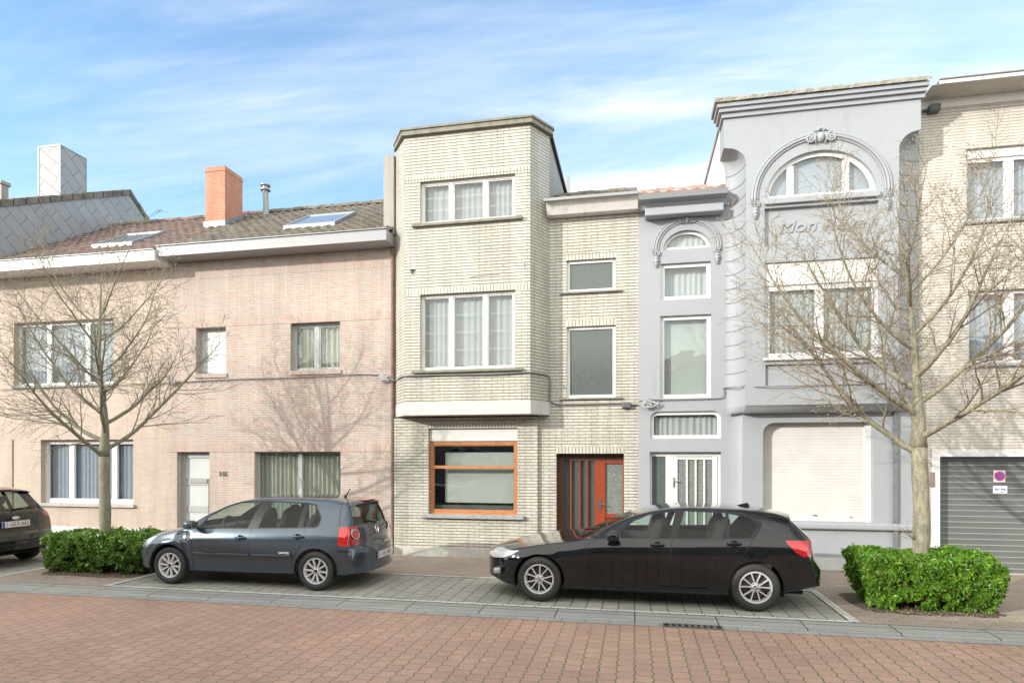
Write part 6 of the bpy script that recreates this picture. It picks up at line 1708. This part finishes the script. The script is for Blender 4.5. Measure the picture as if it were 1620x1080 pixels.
def leaf_mat(name, c1, c2, c3):
    t = NT(name); g = t.node('ShaderNodeNewGeometry'); r_ = g.outputs['Random Per Island']; pos = g.outputs['Position']
    n = t.noise(pos, 5.5, 3)
    c = t.mix(r_, c1, c2); c = t.mix(t.rng(n, .42, .68, 0, .8), c, c3)
    odd = t.math('FRACT', t.math('MULTIPLY', r_, 57.3)); c = t.mix(t.math('GREATER_THAN', odd, .955), c, (.20, .15, .06)); c = t.mix(t.math('LESS_THAN', odd, .07), c, tuple(x * 1.45 for x in c3))
    t.col(c); t.set(Roughness=.38, Specular_IOR_Level=.5)
    tl = t.node('ShaderNodeBsdfTranslucent'); t.link(t.mix(1.0, c, (1.3, 1.5, .7), 'MULTIPLY'), tl.inputs[0])
    mx = t.node('ShaderNodeMixShader'); mx.inputs[0].default_value = .28; t.link(t.b.outputs[0], mx.inputs[1]); t.link(tl.outputs[0], mx.inputs[2]); t.link(mx.outputs[0], t.out.inputs[0]); return t.m
LEAF1 = leaf_mat('privet_leaf', (.05, .12, .016), (.11, .205, .03), (.15, .27, .045)); LEAF2 = leaf_mat('fresh_privet_leaf', (.06, .15, .014), (.12, .25, .020), (.17, .34, .03))
def hedge(x0, x1, y0, y1, h, mat, label, seed, nleaf, thin):
    rnd = random.Random(seed); t = thing('hedge', ((x0 + x1) / 2, (y0 + y1) / 2, 0), label, 'hedge', 'clipped hedges round the trees')
    cx, cy = (x0 + x1) / 2, (y0 + y1) / 2; mb = MB()
    import mathutils
    def surf(px, py, pz, s):
        """uneven surface offset"""
        return mathutils.noise.noise(Vector((px * 2.3 + seed, py * 2.3, pz * 3.0))) * .085 + mathutils.noise.noise(Vector((px * 7 + seed, py * 7, pz * 7))) * .07
    k = 0
    while k < nleaf:
        face = rnd.random(); a = rnd.random(); b = rnd.random(); dep = abs(rnd.gauss(0, .05)) if rnd.random() < .8 else rnd.random() * .35
        if face < .36: p = Vector((x0 + (x1 - x0) * a, y0 + dep, .03 + h * b)); nn = Vector((0, -1, .25))
        elif face < .72: p = Vector((x0 + (x1 - x0) * a, y0 + (y1 - y0) * b, h - dep)); nn = Vector((0, 0, 1))
        elif face < .82: p = Vector((x0 + (x1 - x0) * a, y1 - dep, .03 + h * b)); nn = Vector((0, 1, .25))
        elif face < .91: p = Vector((x0 + dep, y0 + (y1 - y0) * a, .03 + h * b)); nn = Vector((-1, 0, .25))
        else: p = Vector((x1 - dep, y0 + (y1 - y0) * a, .03 + h * b)); nn = Vector((1, 0, .25))
        f = p.z / h
        # pinch towards the foot, loose and holey low down
        pin = max(0, 1 - f) ** 1.6 * .13
        p.x += (cx - p.x) / (x1 - x0) * 2 * pin; p.y += (cy - p.y) / (y1 - y0) * 2 * pin
        hole = mathutils.noise.noise(Vector((p.x * 5 + seed * 3, p.y * 5, p.z * 5)))
        if hole > .02 + .42 * f + (1 - thin) * .26 and f < .85: k += 1; continue
        if f < .12 and rnd.random() < .45: k += 1; continue
        # rounded shoulders
        for ax_, lo, hi in ((0, x0, x1), (1, y0, y1)):
            e = min(p[ax_] - lo, hi - p[ax_])
            if e < .10 and p.z > h - .10: p.z -= (.10 - e) * .55
        p += nn.normalized() * surf(*p, 0) * (1.25 if f > .3 else 1.6)
        if rnd.random() < .03: p += nn * rnd.uniform(.02, .07)
        d = (nn.normalized() * .5 + Vector((rnd.gauss(0, .6), rnd.gauss(0, .6), rnd.gauss(.25, .6)))).normalized()
        s = rnd.uniform(.022, .040); u = d.cross(Vector((rnd.uniform(-1, 1), rnd.uniform(-1, 1), rnd.uniform(-1, 1)))).normalized(); v = d.cross(u)
        tip = p + u * s * 1.35; w = v * s * .52; fold = d * s * .22
        mb.add([(p - u * s)[:], (p + w + fold)[:], tip[:], (p - w + fold)[:]], [(0, 1, 2), (0, 2, 3)]); k += 1
    mb.build('foliage', mat, t)
    st = MB()
    for k in range(46):
        bx, by = rnd.uniform(x0 + .18, x1 - .18), rnd.uniform(y0 + .16, y1 - .16); q = Vector((bx, by, 0)); pts = [q[:]]
        for i in range(5): q = q + Vector((rnd.uniform(-.06, .06), rnd.uniform(-.06, .06), h * .175)); pts.append(q[:])
        st.tube(pts, [.012, .010, .008, .006, .005, .003], 5)
        for _ in range(5):
            i = rnd.randint(1, 4); q = Vector(pts[i]); st.tube([q[:], (q + Vector((rnd.uniform(-.15, .15), rnd.uniform(-.15, .15), rnd.uniform(.02, .12))))[:]], .003, 3, cap=False)
    st.build('stems', plain('hedge_stems', (.12, .09, .06), .9, var=.3), t)
    return t
hx0, hx1 = SX(60, 8.87), SX(226, 8.87); gx0, gx1 = SX(1353, 8.86), SX(1603, 8.86)
hedge(hx0 + .05, hx1 - .08, 8.88, 9.80, .69, LEAF1, 'clipped darker green hedge between the dark car and the slate blue car', 5, 34000, 1.0)
hedge(gx0 + .16, gx1 - .06, 8.86, 9.80, .72, LEAF2, 'clipped bright green hedge at the right, beside the black car', 9, 40000, .45)
for (a, b) in ((hx0 + .03, hx1 - .03), (gx0 + .05, gx1 - .05)):
    nn = 40; rnd = random.Random(int(a * 10)); pts = []
    for i in range(nn):
        an = 2 * math.pi * i / nn; c, s = math.cos(an), math.sin(an); c = math.copysign(abs(c) ** .45, c); s = math.copysign(abs(s) ** .45, s)
        pts.append(((a + b) / 2 + (b - a) / 2 * c * rnd.uniform(.97, 1.07), 9.33 + .60 * s * rnd.uniform(.94, 1.08)))
    mb = MB(); mb.add([(x, y, .033) for x, y in pts], [tuple(range(nn))]); tag(mb.build('planting_bed', M['earth']), kind='structure')
# litter: dry leaves and petals on the ground near the hedges and along the kerb
rnd = random.Random(8); mb = MB()
def litter(x, y, z, s):
    a = rnd.random() * 6.3; c, q = math.cos(a) * s, math.sin(a) * s
    mb.add([(x - c, y - q, z), (x + q * .5, y - c * .5, z + s * .35), (x + c, y + q, z + .002), (x - q * .5, y + c * .5, z + s * .2)], [(0, 1, 2), (0, 2, 3)])
for k in range(1500):
    side_ = rnd.random()
    a, b = (hx0, hx1) if side_ < .45 else (gx0, gx1)
    litter(rnd.uniform(a - .35, b + .35), 8.86 + rnd.gauss(-.12, .16), .037, rnd.uniform(.006, .016))
for k in range(260): litter(rnd.uniform(-11, 6), rnd.uniform(7.62, 8.2), .032, rnd.uniform(.006, .013))
for k in range(260): litter(rnd.uniform(-11, 6), rnd.uniform(4.5, 11.9), .034, rnd.uniform(.005, .012))
o = mb.build('fallen_leaves', plain('dry_leaves', (.42, .36, .24), .9, var=.35, nscale=30)); tag(o, 'small dry leaves and petals scattered by the hedges and kerb', 'leaf litter', kind='stuff')
rnd = random.Random(17); sk = MB(); q0 = Vector((tx2_ - .10, 9.27, .92))
for k in range(7):
    q = q0.copy(); d = Vector((rnd.uniform(-1, -.3), rnd.uniform(-.5, .2), rnd.uniform(-.1, .8))).normalized(); pts = [q[:]]
    for i in range(5): d = (d + Vector((rnd.uniform(-.3, .3), rnd.uniform(-.2, .2), rnd.uniform(-.2, .3)))).normalized(); q = q + d * rnd.uniform(.05, .09); pts.append(q[:])
    sk.tube(pts, [.006, .005, .004, .0035, .003, .0025], 4)
rt = [o for o in bpy.data.objects if o.name.startswith('street_tree')][-1]
sk.build('suckers', TWIG2, rt)
